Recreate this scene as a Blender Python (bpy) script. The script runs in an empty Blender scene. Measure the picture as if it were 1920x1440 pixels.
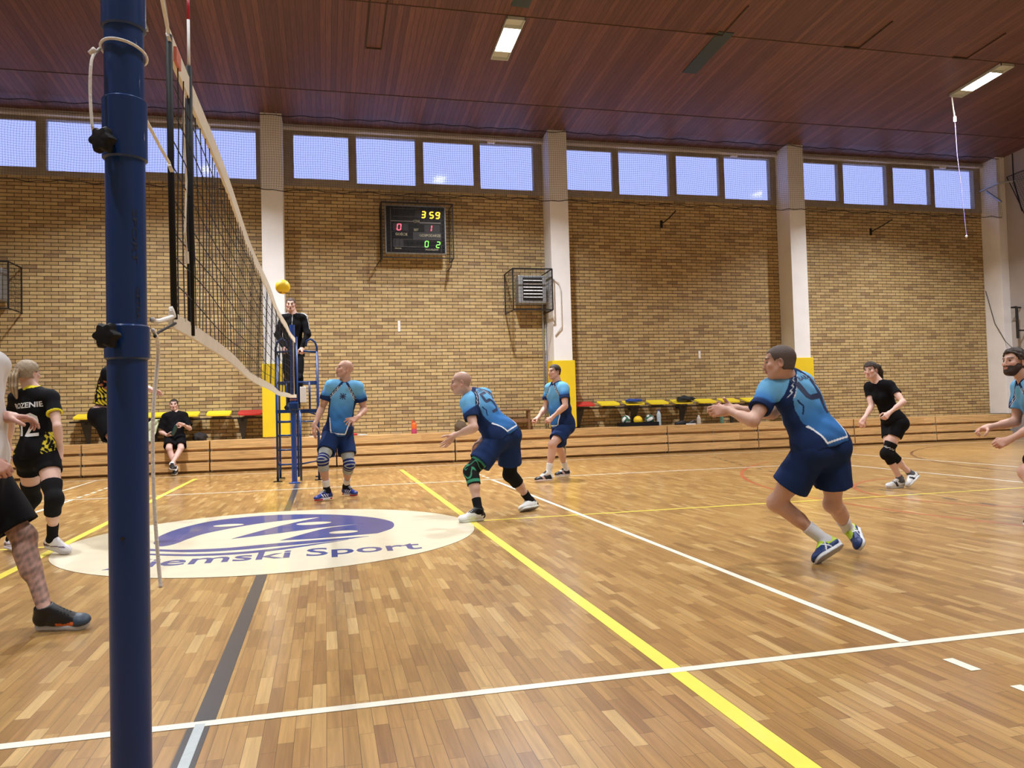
import bpy, bmesh, math, random
import numpy as np
from mathutils import Vector, Matrix
from mathutils.bvhtree import BVHTree

# ------------------------------------------------------------------ camera
SC = bpy.context.scene
COL = SC.collection
F_PX = 1457.885
YAW, PITCH, ROLL = 0.2367741, 0.0321652, -0.0266126
cam_d = bpy.data.cameras.new('camera'); cam = bpy.data.objects.new('camera', cam_d); COL.objects.link(cam)
cam_d.sensor_width = 36; cam_d.sensor_fit = 'HORIZONTAL'; cam_d.lens = 36 * F_PX / 1920
cam_d.clip_start = .05; cam_d.clip_end = 200
fw = Vector((math.sin(YAW)*math.cos(PITCH), math.cos(YAW)*math.cos(PITCH), math.sin(PITCH)))
rt = Vector((math.cos(YAW), -math.sin(YAW), 0)); up = rt.cross(fw)
r2 = rt*math.cos(ROLL) + up*math.sin(ROLL); u2 = -rt*math.sin(ROLL) + up*math.cos(ROLL)
cam.matrix_world = Matrix(((r2.x, u2.x, -fw.x, .443256), (r2.y, u2.y, -fw.y, -3.008308), (r2.z, u2.z, -fw.z, 1.097895), (0, 0, 0, 1)))
SC.camera = cam

# ------------------------------------------------------------------ world (dusk sky behind the windows) and exposure
W = bpy.data.worlds.new('world'); SC.world = W; W.use_nodes = True
W.node_tree.nodes['Background'].inputs[0].default_value = (.40, .455, .90, 1)
W.node_tree.nodes['Background'].inputs[1].default_value = 1.4
vs = SC.view_settings
vs.view_transform = 'Standard'; vs.look = 'None'; vs.gamma = 1; vs.use_curve_mapping = False; vs.exposure = 0.0
LAMP_W = 880      # watts of a lamp in the row near the brick wall
LAMP_W2 = 290     # watts of a lamp in the rows over the court and behind the camera
LAMP_COL = (.98, .985, 1.0)

# ------------------------------------------------------------------ tagging
def tag(o, label=None, cat=None, group=None, kind=None):
    if label: o['label'] = label
    if cat: o['category'] = cat
    if group: o['group'] = group
    if kind: o['kind'] = kind
    return o
def empty(name, loc=(0, 0, 0), label=None, cat=None, group=None):
    o = bpy.data.objects.new(name, None); COL.objects.link(o); o.location = loc; o.empty_display_size = .1
    return tag(o, label, cat, group)
def link(name, me, mat=None, parent=None, smooth=False):
    if mat is not None:
        for m in (mat if isinstance(mat, (list, tuple)) else [mat]): me.materials.append(m)
    if smooth: me.polygons.foreach_set('use_smooth', [True]*len(me.polygons))
    o = bpy.data.objects.new(name, me); COL.objects.link(o)
    if parent is not None:
        o.parent = parent
        t = Vector(parent.location) if parent.type == 'EMPTY' else Vector((0, 0, 0))
        o.location = (0, 0, 0); o.matrix_parent_inverse = Matrix.Translation(-t)
    return o
def copy_tree(o, dloc, parent=None):
    c = o.copy(); COL.objects.link(c)
    if parent is None: c.location = Vector(o.location) + Vector(dloc)
    else: c.parent = parent
    for ch in o.children: copy_tree(ch, dloc, c)
    return c

# ------------------------------------------------------------------ mesh builder
class MB:
    def __init__(s): s.v = []; s.f = []; s.m = []
    def box(s, a, b, mi=0):
        n = len(s.v); x0, y0, z0 = a; x1, y1, z1 = b
        s.v += [(x0,y0,z0),(x1,y0,z0),(x1,y1,z0),(x0,y1,z0),(x0,y0,z1),(x1,y0,z1),(x1,y1,z1),(x0,y1,z1)]
        s.f += [tuple(n+i for i in q) for q in ((0,3,2,1),(4,5,6,7),(0,1,5,4),(1,2,6,5),(2,3,7,6),(3,0,4,7))]; s.m += [mi]*6
        return s
    def bbox(s, a, b, c=.01, mi=0):
        """box with chamfered edges"""
        bm = bmesh.new(); bmesh.ops.create_cube(bm, size=1)
        for v in bm.verts: v.co = Vector([a[i] + (v.co[i]+.5)*(b[i]-a[i]) for i in range(3)])
        bmesh.ops.bevel(bm, geom=bm.edges[:], offset=c, segments=2, affect='EDGES', profile=.6)
        s.bm(bm, mi); return s
    def bm(s, bm, mi=0):
        n = len(s.v); bm.verts.index_update()
        s.v += [tuple(v.co) for v in bm.verts]; s.f += [tuple(n+v.index for v in f.verts) for f in bm.faces]; s.m += [mi]*len(bm.faces); bm.free()
    def tube(s, pts, r, sides=8, mi=0, closed=False, caps=True):
        P = [Vector(p) for p in pts]; N = len(P); n0 = len(s.v); R = r if isinstance(r, (list, tuple)) else [r]*N
        prev = None
        for i, p in enumerate(P):
            if closed: d = P[(i+1) % N] - P[i-1]
            else: d = P[min(i+1, N-1)] - P[max(i-1, 0)]
            d.normalize()
            if prev is None:
                a = Vector((0, 0, 1)) if abs(d.z) < .9 else Vector((1, 0, 0)); u = d.cross(a).normalized()
            else:
                u = (prev - d*prev.dot(d)).normalized()
            prev = u; w = d.cross(u)
            for k in range(sides):
                t = 2*math.pi*k/sides + math.pi/sides; s.v.append(tuple(p + (u*math.cos(t) + w*math.sin(t))*R[i]))
        for i in range(N if closed else N-1):
            j = (i+1) % N
            for k in range(sides):
                l = (k+1) % sides; s.f.append((n0+i*sides+k, n0+i*sides+l, n0+j*sides+l, n0+j*sides+k)); s.m.append(mi)
        if caps and not closed:
            s.f.append(tuple(n0+k for k in range(sides))[::-1]); s.f.append(tuple(n0+(N-1)*sides+k for k in range(sides))); s.m += [mi, mi]
        return s
    def lathe(s, c, prof, seg=24, mi=0, axis=(0, 0, 1)):
        a = Vector(axis).normalized(); u = a.cross(Vector((1, 0, 0)) if abs(a.x) < .9 else Vector((0, 1, 0))).normalized(); w = a.cross(u); c = Vector(c); n0 = len(s.v)
        for (r, h) in prof:
            for k in range(seg):
                t = 2*math.pi*k/seg; s.v.append(tuple(c + a*h + (u*math.cos(t)+w*math.sin(t))*max(r, 1e-5)))
        for i in range(len(prof)-1):
            for k in range(seg):
                l = (k+1) % seg; s.f.append((n0+i*seg+k, n0+i*seg+l, n0+(i+1)*seg+l, n0+(i+1)*seg+k)); s.m.append(mi)
        s.f.append(tuple(n0+k for k in range(seg))[::-1]); s.f.append(tuple(n0+(len(prof)-1)*seg+k for k in range(seg))); s.m += [mi, mi]
        return s
    def poly(s, pts, mi=0): 
        n = len(s.v); s.v += [tuple(p) for p in pts]; s.f.append(tuple(range(n, n+len(pts)))); s.m.append(mi); return s
    def prism(s, pts, d, mi=0):
        """extrude polygon pts by vector d"""
        n = len(s.v); N = len(pts); d = Vector(d)
        s.v += [tuple(p) for p in pts] + [tuple(Vector(p)+d) for p in pts]
        s.f.append(tuple(range(n, n+N))[::-1]); s.f.append(tuple(range(n+N, n+2*N))); s.m += [mi, mi]
        for k in range(N):
            l = (k+1) % N; s.f.append((n+k, n+l, n+N+l, n+N+k)); s.m.append(mi)
        return s
    def build_split(s, name, mat=None, parent=None, **kw):
        par = list(range(len(s.v)))
        def fd(a):
            while par[a] != a: par[a] = par[par[a]]; a = par[a]
            return a
        for f in s.f:
            r = fd(f[0])
            for i in f[1:]: par[fd(i)] = r
        gr = {}
        for f, mi in zip(s.f, s.m): gr.setdefault(fd(f[0]), []).append((f, mi))
        out = []
        for g in gr.values():
            m = MB(); mp = {}
            for f, mi in g:
                for i in f:
                    if i not in mp: mp[i] = len(m.v); m.v.append(s.v[i])
                m.f.append(tuple(mp[i] for i in f)); m.m.append(mi)
            out.append(m.build(name, mat, parent, **kw))
        return out
    def build(s, name, mat=None, parent=None, smooth=False, auto=False):
        me = bpy.data.meshes.new(name); me.from_pydata(s.v, [], s.f); me.polygons.foreach_set('material_index', s.m); me.update()
        o = link(name, me, mat, parent, smooth)
        if auto:
            me.polygons.foreach_set('use_smooth', [True]*len(me.polygons)); me.set_sharp_from_angle(angle=math.radians(35))
        return o

# ------------------------------------------------------------------ materials
def newmat(name):
    m = bpy.data.materials.new(name); m.use_nodes = True; nt = m.node_tree; b = nt.nodes['Principled BSDF']; return m, nt, b
def N(nt, t, **kw):
    n = nt.nodes.new(t)
    for k, v in kw.items():
        if k.startswith('i_'):
            key = k[2:]; n.inputs[int(key) if key.isdigit() else key.replace('_', ' ')].default_value = v
        else: setattr(n, k, v)
    return n
def math_(nt, op, a, b=None, c=None):
    n = nt.nodes.new('ShaderNodeMath'); n.operation = op
    for i, x in enumerate((a, b, c)):
        if x is None: continue
        if isinstance(x, (int, float)): n.inputs[i].default_value = x
        else: nt.links.new(x, n.inputs[i])
    return n.outputs[0]
def simple(name, col, rough=.5, metal=0, noise=0, scale=20, bump=0, spec=.5, coat=0, emit=None, est=1):
    m, nt, b = newmat(name); b.inputs['Base Color'].default_value = (*col, 1); b.inputs['Roughness'].default_value = rough; b.inputs['Metallic'].default_value = metal
    b.inputs['Specular IOR Level'].default_value = spec; b.inputs['Coat Weight'].default_value = coat
    if emit: b.inputs['Emission Color'].default_value = (*emit, 1); b.inputs['Emission Strength'].default_value = est
    if noise or bump:
        tc = N(nt, 'ShaderNodeTexCoord'); nz = N(nt, 'ShaderNodeTexNoise', i_Scale=scale, i_Detail=4.0); nt.links.new(tc.outputs['Object'], nz.inputs['Vector'])
        if noise:
            mr = N(nt, 'ShaderNodeMapRange', i_From_Min=.25, i_From_Max=.75, i_To_Min=1-noise, i_To_Max=1+noise); nt.links.new(nz.outputs[0], mr.inputs[0])
            mx = N(nt, 'ShaderNodeVectorMath', operation='SCALE'); mx.inputs[0].default_value = col; nt.links.new(mr.outputs[0], mx.inputs['Scale']); nt.links.new(mx.outputs[0], b.inputs['Base Color'])
        if bump:
            bp = N(nt, 'ShaderNodeBump', i_Strength=bump, i_Distance=.01); nt.links.new(nz.outputs[0], bp.inputs['Height']); nt.links.new(bp.outputs[0], b.inputs['Normal'])
    return m
def vcol(name, rough=.7, spec=.4, bump=0, bscale=60, sss=0):
    m, nt, b = newmat(name); a = N(nt, 'ShaderNodeAttribute', attribute_name='col'); nt.links.new(a.outputs['Color'], b.inputs['Base Color'])
    b.inputs['Roughness'].default_value = rough; b.inputs['Specular IOR Level'].default_value = spec
    if sss: b.inputs['Subsurface Weight'].default_value = sss; b.inputs['Subsurface Radius'].default_value = (.02, .008, .004); b.inputs['Subsurface Scale'].default_value = .5
    if bump:
        tc = N(nt, 'ShaderNodeTexCoord'); nz = N(nt, 'ShaderNodeTexNoise', i_Scale=bscale, i_Detail=3.0); nt.links.new(tc.outputs['Object'], nz.inputs['Vector'])
        bp = N(nt, 'ShaderNodeBump', i_Strength=bump, i_Distance=.01); nt.links.new(nz.outputs[0], bp.inputs['Height']); nt.links.new(bp.outputs[0], b.inputs['Normal'])
    return m
def mul(nt, colsock, facsock):
    mx = N(nt, 'ShaderNodeVectorMath', operation='SCALE'); nt.links.new(colsock, mx.inputs[0]); nt.links.new(facsock, mx.inputs['Scale']); return mx.outputs[0]

def plank_mat(name, ramp, width, length, gap, axis='Y', rough=.3, coat=0, grain=.25, gapcol=(.03, .015, .008), joints=None, zc=False, bump=.3, tone=1.0):
    """boards running along world `axis`; every board has its own tone"""
    m, nt, b = newmat(name); L = nt.links
    tc = N(nt, 'ShaderNodeTexCoord'); sp = N(nt, 'ShaderNodeSeparateXYZ'); L.new(tc.outputs['Object'], sp.inputs[0])
    A, Bc = (sp.outputs['Y'], sp.outputs['X']) if axis == 'Y' else (sp.outputs['X'], sp.outputs['Z'] if zc else sp.outputs['Y'])
    row = math_(nt, 'DIVIDE', Bc, width); ri = math_(nt, 'FLOOR', row); rf = math_(nt, 'FRACT', row)
    wn = N(nt, 'ShaderNodeTexWhiteNoise', noise_dimensions='1D'); L.new(ri, wn.inputs['W'])
    if joints:
        al = math_(nt, 'DIVIDE', math_(nt, 'SUBTRACT', A, joints), length)
        ci = math_(nt, 'FLOOR', al); cf = math_(nt, 'FRACT', al)
    else:
        al = math_(nt, 'ADD', math_(nt, 'DIVIDE', A, length), math_(nt, 'MULTIPLY', wn.outputs['Value'], 7.0))
        ci = math_(nt, 'FLOOR', al); cf = math_(nt, 'FRACT', al)
    cb = N(nt, 'ShaderNodeCombineXYZ'); L.new(ri, cb.inputs[0]); L.new(ci, cb.inputs[1])
    wn2 = N(nt, 'ShaderNodeTexWhiteNoise', noise_dimensions='3D'); L.new(cb.outputs[0], wn2.inputs['Vector'])
    cr = N(nt, 'ShaderNodeValToRGB'); e = cr.color_ramp.elements
    while len(e) > 1: e.remove(e[-1])
    for i, (p, c) in enumerate(ramp):
        q = e[0] if i == 0 else e.new(p); q.position = p; q.color = (*c, 1)
    L.new(wn2.outputs['Value'], cr.inputs[0])
    # grain: noise stretched along the board, shifted per board
    gv = N(nt, 'ShaderNodeCombineXYZ'); L.new(math_(nt, 'ADD', math_(nt, 'MULTIPLY', A, 2.2), math_(nt, 'MULTIPLY', wn2.outputs['Value'], 50)), gv.inputs[0]); L.new(math_(nt, 'MULTIPLY', Bc, 45), gv.inputs[1])
    gn = N(nt, 'ShaderNodeTexNoise', i_Scale=1.0, i_Detail=5.0, i_Roughness=.6, i_Distortion=.6); L.new(gv.outputs[0], gn.inputs['Vector'])
    gm = N(nt, 'ShaderNodeMapRange', i_From_Min=.3, i_From_Max=.7, i_To_Min=1-grain, i_To_Max=1+grain*.7); L.new(gn.outputs[0], gm.inputs[0])
    col = mul(nt, cr.outputs[0], gm.outputs[0])
    g1 = math_(nt, 'LESS_THAN', rf, gap/width); g2 = math_(nt, 'LESS_THAN', cf, gap/length)
    g = math_(nt, 'MAXIMUM', g1, g2)
    mx = N(nt, 'ShaderNodeMix', data_type='RGBA'); L.new(g, mx.inputs[0]); L.new(col, mx.inputs[6]); mx.inputs[7].default_value = (*gapcol, 1)
    L.new(mx.outputs[2], b.inputs['Base Color']); b.inputs['Roughness'].default_value = rough; b.inputs['Coat Weight'].default_value = coat; b.inputs['Coat Roughness'].default_value = .16
    bp = N(nt, 'ShaderNodeBump', i_Strength=bump, i_Distance=.002); L.new(math_(nt, 'SUBTRACT', math_(nt, 'MULTIPLY', gn.outputs[0], .15), g), bp.inputs['Height']); L.new(bp.outputs[0], b.inputs['Normal'])
    return m

def brick_mat():
    m, nt, b = newmat('yellow_brick'); L = nt.links
    tc = N(nt, 'ShaderNodeTexCoord'); sp = N(nt, 'ShaderNodeSeparateXYZ'); L.new(tc.outputs['Object'], sp.inputs[0])
    row = math_(nt, 'DIVIDE', sp.outputs['Z'], .075); ri = math_(nt, 'FLOOR', row); rf = math_(nt, 'FRACT', row)
    off = math_(nt, 'MULTIPLY', math_(nt, 'FRACT', math_(nt, 'MULTIPLY', ri, .5)), 1.0)
    al = math_(nt, 'ADD', math_(nt, 'DIVIDE', sp.outputs['X'], .26), off); ci = math_(nt, 'FLOOR', al); cf = math_(nt, 'FRACT', al)
    cb = N(nt, 'ShaderNodeCombineXYZ'); L.new(ri, cb.inputs[0]); L.new(ci, cb.inputs[1])
    wn = N(nt, 'ShaderNodeTexWhiteNoise', noise_dimensions='3D'); L.new(cb.outputs[0], wn.inputs['Vector'])
    cr = N(nt, 'ShaderNodeValToRGB'); e = cr.color_ramp.elements
    pts = [(0, (.31, .205, .105)), (.12, (.41, .285, .132)), (.5, (.505, .36, .162)), (.85, (.565, .42, .20)), (1, (.46, .335, .18))]
    while len(e) > 1: e.remove(e[-1])
    for i, (p, c) in enumerate(pts):
        q = e[0] if i == 0 else e.new(p); q.position = p; q.color = (*c, 1)
    L.new(wn.outputs['Value'], cr.inputs[0])
    nz = N(nt, 'ShaderNodeTexNoise', i_Scale=9.0, i_Detail=6.0); L.new(tc.outputs['Object'], nz.inputs['Vector'])
    mr = N(nt, 'ShaderNodeMapRange', i_From_Min=.3, i_From_Max=.7, i_To_Min=.88, i_To_Max=1.1); L.new(nz.outputs[0], mr.inputs[0])
    col = mul(nt, cr.outputs[0], mr.outputs[0])
    g = math_(nt, 'MAXIMUM', math_(nt, 'LESS_THAN', rf, .0135/.075), math_(nt, 'LESS_THAN', cf, .010/.26))
    mx = N(nt, 'ShaderNodeMix', data_type='RGBA'); L.new(g, mx.inputs[0]); L.new(col, mx.inputs[6]); mx.inputs[7].default_value = (.030, .016, .007, 1)
    L.new(mx.outputs[2], b.inputs['Base Color']); b.inputs['Roughness'].default_value = .62
    bp = N(nt, 'ShaderNodeBump', i_Strength=.5, i_Distance=.004); L.new(math_(nt, 'SUBTRACT', math_(nt, 'MULTIPLY', nz.outputs[0], .25), g), bp.inputs['Height']); L.new(bp.outputs[0], b.inputs['Normal'])
    return m
def glass_mat():
    m = bpy.data.materials.new('window_glass'); m.use_nodes = True; nt = m.node_tree; nt.nodes.clear()
    o = N(nt, 'ShaderNodeOutputMaterial'); t = N(nt, 'ShaderNodeBsdfTransparent'); t.inputs[0].default_value = (.95, .97, 1, 1); g = N(nt, 'ShaderNodeBsdfGlossy', i_Roughness=.08); fr = N(nt, 'ShaderNodeFresnel', i_IOR=1.5); mx = N(nt, 'ShaderNodeMixShader')
    ge = N(nt, 'ShaderNodeNewGeometry'); fb = math_(nt, 'MULTIPLY', fr.outputs[0], math_(nt, 'SUBTRACT', 1.0, ge.outputs['Backfacing'])); nt.links.new(fb, mx.inputs[0]); nt.links.new(t.outputs[0], mx.inputs[1]); nt.links.new(g.outputs[0], mx.inputs[2]); nt.links.new(mx.outputs[0], o.inputs[0]); return m

M = {}
M['floor'] = plank_mat('oak_parquet', [(0, (.285, .150, .047)), (.25, (.365, .200, .062)), (.65, (.42, .240, .076)), (.88, (.485, .295, .102)), (1, (.58, .39, .16))], .0535, .31, .0017, rough=.30, coat=.5, grain=.24, gapcol=(.10, .05, .02), bump=.15)
M['brick'] = brick_mat()
M['ceiling'] = plank_mat('ceiling_boards', [(0, (.104, .046, .040)), (.5, (.138, .060, .050)), (1, (.178, .079, .063))], .095, 3.1, .007, rough=.5, grain=.3, joints=12.42, gapcol=(.045, .018, .014), bump=.6)
M['pine'] = plank_mat('pine_planks', [(0, (.56, .33, .13)), (1, (.70, .44, .19))], .4, 2.5, .0001, axis='X', zc=True, rough=.45, grain=.35, bump=.2)
M['pine2'] = plank_mat('pale_pine', [(0, (.45, .25, .10)), (1, (.55, .33, .14))], .06, 2.5, .002, axis='X', rough=.5, grain=.3)
M['white_paint'] = simple('white_paint', (.84, .84, .86), .6, noise=.04, scale=3, bump=.1)
M['wall_paint'] = simple('grey_wall_paint', (.42, .38, .36), .8, noise=.06, scale=2)
M['beam'] = simple('beam_paint', (.62, .58, .54), .7, noise=.08, scale=6)
M['frame'] = simple('window_frame_wood', (.30, .26, .21), .6, noise=.15, scale=8)
M['glass'] = glass_mat()
M['pad'] = simple('yellow_pad', (.80, .58, .02), .45, noise=.04, scale=4)
M['yellow'] = simple('yellow_plastic', (.85, .66, .02), .35)
M['red'] = simple('red_plastic', (.55, .03, .03), .35)
M['black'] = simple('black_metal', (.012, .011, .012), .45)
M['dark'] = simple('dark_gap', (.05, .032, .02), .8)
M['blue'] = simple('blue_enamel', (.006, .034, .145), .35, coat=.15, spec=.35)
M['blue2'] = simple('bright_blue_enamel', (.010, .050, .24), .35, coat=.3)
M['plastic_black'] = simple('black_plastic', (.006, .006, .008), .6, spec=.25)
M['rope'] = simple('white_rope', (.82, .81, .78), .8, bump=.4, scale=200)
M['tape'] = simple('net_tape', (.72, .66, .55), .7, noise=.06, scale=12)
M['cord'] = simple('black_cord', (.012, .012, .014), .7)
M['netgrey'] = simple('grey_net_cord', (.10, .09, .10), .8)
M['steel'] = simple('galvanised_steel', (.38, .40, .42), .4, metal=.6)
M['lamp_tray'] = simple('lamp_tray', (.62, .66, .62), .35, metal=.2)
M['lamp_dark'] = simple('dark_panel', (.035, .055, .055), .4)
M['glow'] = simple('lamp_glow', (1, 1, 1), .5, emit=(1.0, .96, .86), est=30)
M['white_line'] = simple('white_floor_paint', (.80, .78, .66), .35, coat=.3, noise=.03, scale=15)
M['yellow_line'] = simple('yellow_floor_paint', (.82, .72, .10), .35, coat=.3, noise=.03, scale=15)
M['black_line'] = simple('black_floor_paint', (.045, .045, .05), .35, coat=.3)
M['red_line'] = simple('red_floor_paint', (.42, .10, .04), .35, coat=.3)
M['brown_line'] = simple('brown_floor_paint', (.12, .05, .025), .35, coat=.3)
M['cream'] = simple('cream_floor_paint', (.72, .66, .50), .35, coat=.35, noise=.05, scale=5)
M['navy_paint'] = simple('navy_floor_paint', (.035, .055, .24), .35, coat=.3, noise=.08, scale=12)

# ------------------------------------------------------------------ building shell
YW = 14.1; XR = 17.85; XL = -13.0; YN = -6.0
ZC = lambda y: 7.30 + .07*(YW - y)
def floor_strip(mb, p, q, w, z=.0008):
    p = Vector((*p, z)); q = Vector((*q, z)); d = (q-p).normalized(); n = Vector((-d.y, d.x, 0))*w/2
    mb.prism([p-n, q-n, q+n, p+n], (0, 0, .0012))
def floor_path(mb, pts, w, z=.0008, closed=False):
    P = [Vector((*p, z)) for p in pts]; n0 = len(mb.v); K = len(P)
    for i, p in enumerate(P):
        d = (P[(i+1) % K] - P[i-1]) if closed else P[min(i+1, K-1)] - P[max(i-1, 0)]
        d.normalize(); n = Vector((-d.y, d.x, 0))*w/2
        mb.v += [tuple(p-n), tuple(p+n)]
    for i in range(K if closed else K-1):
        j = (i+1) % K; mb.f.append((n0+2*i, n0+2*j, n0+2*j+1, n0+2*i+1)); mb.m.append(0)
floor = MB().box((XL, YN, -.1), (XR+.2, YW+.2, 0)).build('floor', M['floor']); tag(floor, kind='structure')
def fpart(mb, name, mat, label):
    o = mb.build(name, mat, floor); o['label'] = label; return o
m = MB(); floor_strip(m, (-9.02, 0.0), (9.02, 0.0), .05, .0012); fpart(m, 'white_court_line', M['white_line'], 'near white side line')
m = MB(); floor_strip(m, (-9.02, 8.96), (9.02, 8.96), .05, .0012); fpart(m, 'white_court_line', M['white_line'], 'far white side line')
m = MB(); floor_strip(m, (2.965, .02), (2.965, 8.94), .05, .0012)
for k in range(5): floor_strip(m, (2.965, -.22-.33*k), (2.965, -.37-.33*k), .05, .0012)
for k in range(5): floor_strip(m, (2.965, 9.2+.35*k), (2.965, 9.38+.35*k), .05, .0012)
fpart(m, 'white_court_line', M['white_line'], 'right attack line with dashes')
m = MB(); floor_strip(m, (-2.99, .02), (-2.99, 8.94), .05, .0012)
for k in range(5): floor_strip(m, (-2.99, 9.2+.35*k), (-2.99, 9.38+.35*k), .05, .0012)
fpart(m, 'white_court_line', M['white_line'], 'left attack line with dashes')
m = MB(); floor_strip(m, (9.0, .0), (9.0, 8.96), .05, .0012); fpart(m, 'white_court_line', M['white_line'], 'white end line')
m = MB(); floor_strip(m, (10.8, -4), (10.8, 12.6), .05, .0014); fpart(m, 'white_court_line', M['white_line'], 'white line behind the end line')
m = MB(); floor_strip(m, (-12, 12.6), (17.5, 12.6), .04, .0006); fpart(m, 'white_court_line', M['white_line'], 'thin white line along the bleachers')
m = MB(); floor_strip(m, (-3.58, 10.0), (-3.62, 12.55), .04); fpart(m, 'white_court_line', M['white_line'], 'short white line at the far left')
m = MB(); floor_strip(m, (1.83, -1.9), (1.83, 11.9), .075); fpart(m, 'yellow_court_line', M['yellow_line'], 'right yellow line')
m = MB(); floor_strip(m, (-1.83, -1.9), (-1.83, 11.9), .075); fpart(m, 'yellow_court_line', M['yellow_line'], 'left yellow line')
m = MB(); floor_strip(m, (1.87, 4.6), (8.9, 4.6), .04, .0006); fpart(m, 'yellow_court_line', M['yellow_line'], 'thin yellow line on the right')
m = MB(); floor_strip(m, (-8.9, 4.6), (-1.87, 4.6), .04, .0006); fpart(m, 'yellow_court_line', M['yellow_line'], 'thin yellow line on the left')
m = MB(); floor_strip(m, (0, 0.03), (0, 10.0), .075, .0004); fpart(m, 'black_court_line', M['black_line'], 'black centre line')
m = MB(); floor_strip(m, (-.012, -1.05), (-.012, -.03), .075, .0004); fpart(m, 'black_court_line', M['black_line'], 'black line by the near post')
m = MB(); floor_strip(m, (-.01, -1.0), (-.01, .0), .035, .0016); fpart(m, 'white_court_line', simple('worn_tape', (.42, .47, .48), .5, noise=.08, scale=30), 'worn grey-white tape on the black line')
def arc_pts(c, r, a0, a1, n): return [(c[0]+r*math.cos(math.radians(a0+(a1-a0)*i/n)), c[1]+r*math.sin(math.radians(a0+(a1-a0)*i/n))) for i in range(n+1)]
m = MB(); floor_path(m, arc_pts((12.55, 4.55), 6.75, 128, 232, 50), .05); fpart(m, 'red_court_line', M['red_line'], 'wide red arc')
m = MB(); floor_path(m, arc_pts((8.36, 4.53), 1.78, 95, 265, 30), .05, .001); fpart(m, 'red_court_line', M['red_line'], 'small red arc')
m = MB(); floor_path(m, arc_pts((17.0, 5.8), 6.85, 110, 195, 40), .05, .001); fpart(m, 'brown_court_line', M['brown_line'], 'brown arc near the end wall')
m = MB()
path = [(7.0+max(0, y-5.2)**1.7*.052, y) for y in [1+.1*i for i in range(112)]]
for i in range(0, len(path)-3, 5): floor_path(m, path[i:i+3], .05, .0006)
fpart(m, 'black_court_line', M['black_line'], 'dashed dark curve')

# logo disc -----------------------------------------------------------
LC = (0.0, 4.46); LR = 1.80
m = MB(); m.prism([(LC[0]+LR*math.cos(t*math.pi/48), LC[1]+LR*math.sin(t*math.pi/48), .002) for t in range(96)], (0, 0, .0012))
disc = m.build('painted_disc', M['cream'], floor); disc['label'] = 'cream painted disc'
lp = [(-1.04,4.40),(-1.07,4.7),(-1.06,4.94),(-.98,5.28),(-.82,5.62),(-.68,5.78),(-.51,5.88),(-.16,5.96),(.21,5.87),(.57,5.66),(.89,5.31),(1.05,4.97),(1.08,4.71),(1.03,4.42),(.89,4.19),
      (.54,4.13),(.31,4.10),(.04,4.12),(.22,4.40),(.45,4.71),(.81,4.87),(.45,4.79),(.23,4.68),(-.07,4.52),(-.39,4.39),(-.24,4.67),(.01,5.09),(.38,5.56),(-.01,5.44),(-.33,5.24),(-.66,4.85),(-.78,4.55),(-.82,4.38),(-.88,4.24),(-.96,4.22)]
def spline(P, n=6):
    out = []
    for i in range(len(P)-1):
        p0, p1, p2, p3 = [np.array(P[j]) for j in (max(i-1, 0), i, i+1, min(i+2, len(P)-1))]
        out += [tuple(.5*((2*p1)+(p2-p0)*t+(2*p0-5*p1+4*p2-p3)*t*t+(3*p1-p0-3*p2+p3)*t**3)) for t in [k/n for k in range(n)]]
    return out + [tuple(P[-1])]
lp = spline(lp[:15]) + lp[15:17] + spline(lp[17:21]) + spline(lp[20:25])[1:] + spline(lp[24:28])[1:] + spline(lp[27:] + lp[:1])[1:-1]
m = MB(); m.prism([(x, y, .0034) for x, y in lp][::-1], (0, 0, .001))
def band(mb, a, b, z=.0034):
    a = spline(a); b = spline(b)
    P = a + b[::-1]; mb.prism([(x, y, z) for x, y in P], (0, 0, .001))
band(m, [(-1.32,4.30),(-1.04,4.13),(-.75,3.96),(-.39,3.90),(-.03,3.97),(.35,4.02),(.80,4.05)], [(-1.28,4.18),(-1.02,4.02),(-.64,3.80),(-.28,3.76),(.07,3.82),(.44,3.89),(.80,4.04)])
band(m, [(-1.0,3.88),(-.62,3.70),(-.27,3.65),(.08,3.73),(.62,3.93)], [(-.97,3.80),(-.61,3.61),(-.26,3.55),(.08,3.63),(.62,3.92)])
emb = m.build('emblem', M['navy_paint'], disc); emb['label'] = 'navy emblem of three lobes with two swooshes'
m = MB()
for c, a, b_ in (((-.52, 5.31), .145, .085), ((.315, 5.09), .17, .10), ((.59, 4.38), .13, .085)):
    m.prism([(c[0]+a*math.cos(t*math.pi/16), c[1]+b_*math.sin(t*math.pi/16), .005) for t in range(32)], (0, 0, .0006))
for o in m.build_split('emblem_oval', M['cream'], disc): o['label'] = 'cream oval inside the emblem'

def text_mesh(txt, h, width=None, extrude=.0, align='LEFT', shear=0, bold=0, space=1):
    """returns verts (list of Vector in XY plane) and faces of the text set to cap height h"""
    cu = bpy.data.curves.new('t', 'FONT'); cu.body = txt; cu.size = 1; cu.extrude = 0; cu.shear = shear; cu.offset = bold; cu.resolution_u = 3; cu.space_character = space
    ob = bpy.data.objects.new('t', cu); COL.objects.link(ob); dg = bpy.context.evaluated_depsgraph_get(); me = bpy.data.meshes.new_from_object(ob.evaluated_get(dg))
    V = np.array([v.co[:] for v in me.vertices]); Fc = [tuple(p.vertices) for p in me.polygons]
    bpy.data.objects.remove(ob); bpy.data.curves.remove(cu); bpy.data.meshes.remove(me)
    V[:, 0] -= V[:, 0].min(); s = h/.70; V[:, :2] *= s
    if width: V[:, 0] *= width/V[:, 0].max()
    if align == 'CENTER': V[:, 0] -= V[:, 0].max()/2
    return V, Fc
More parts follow.
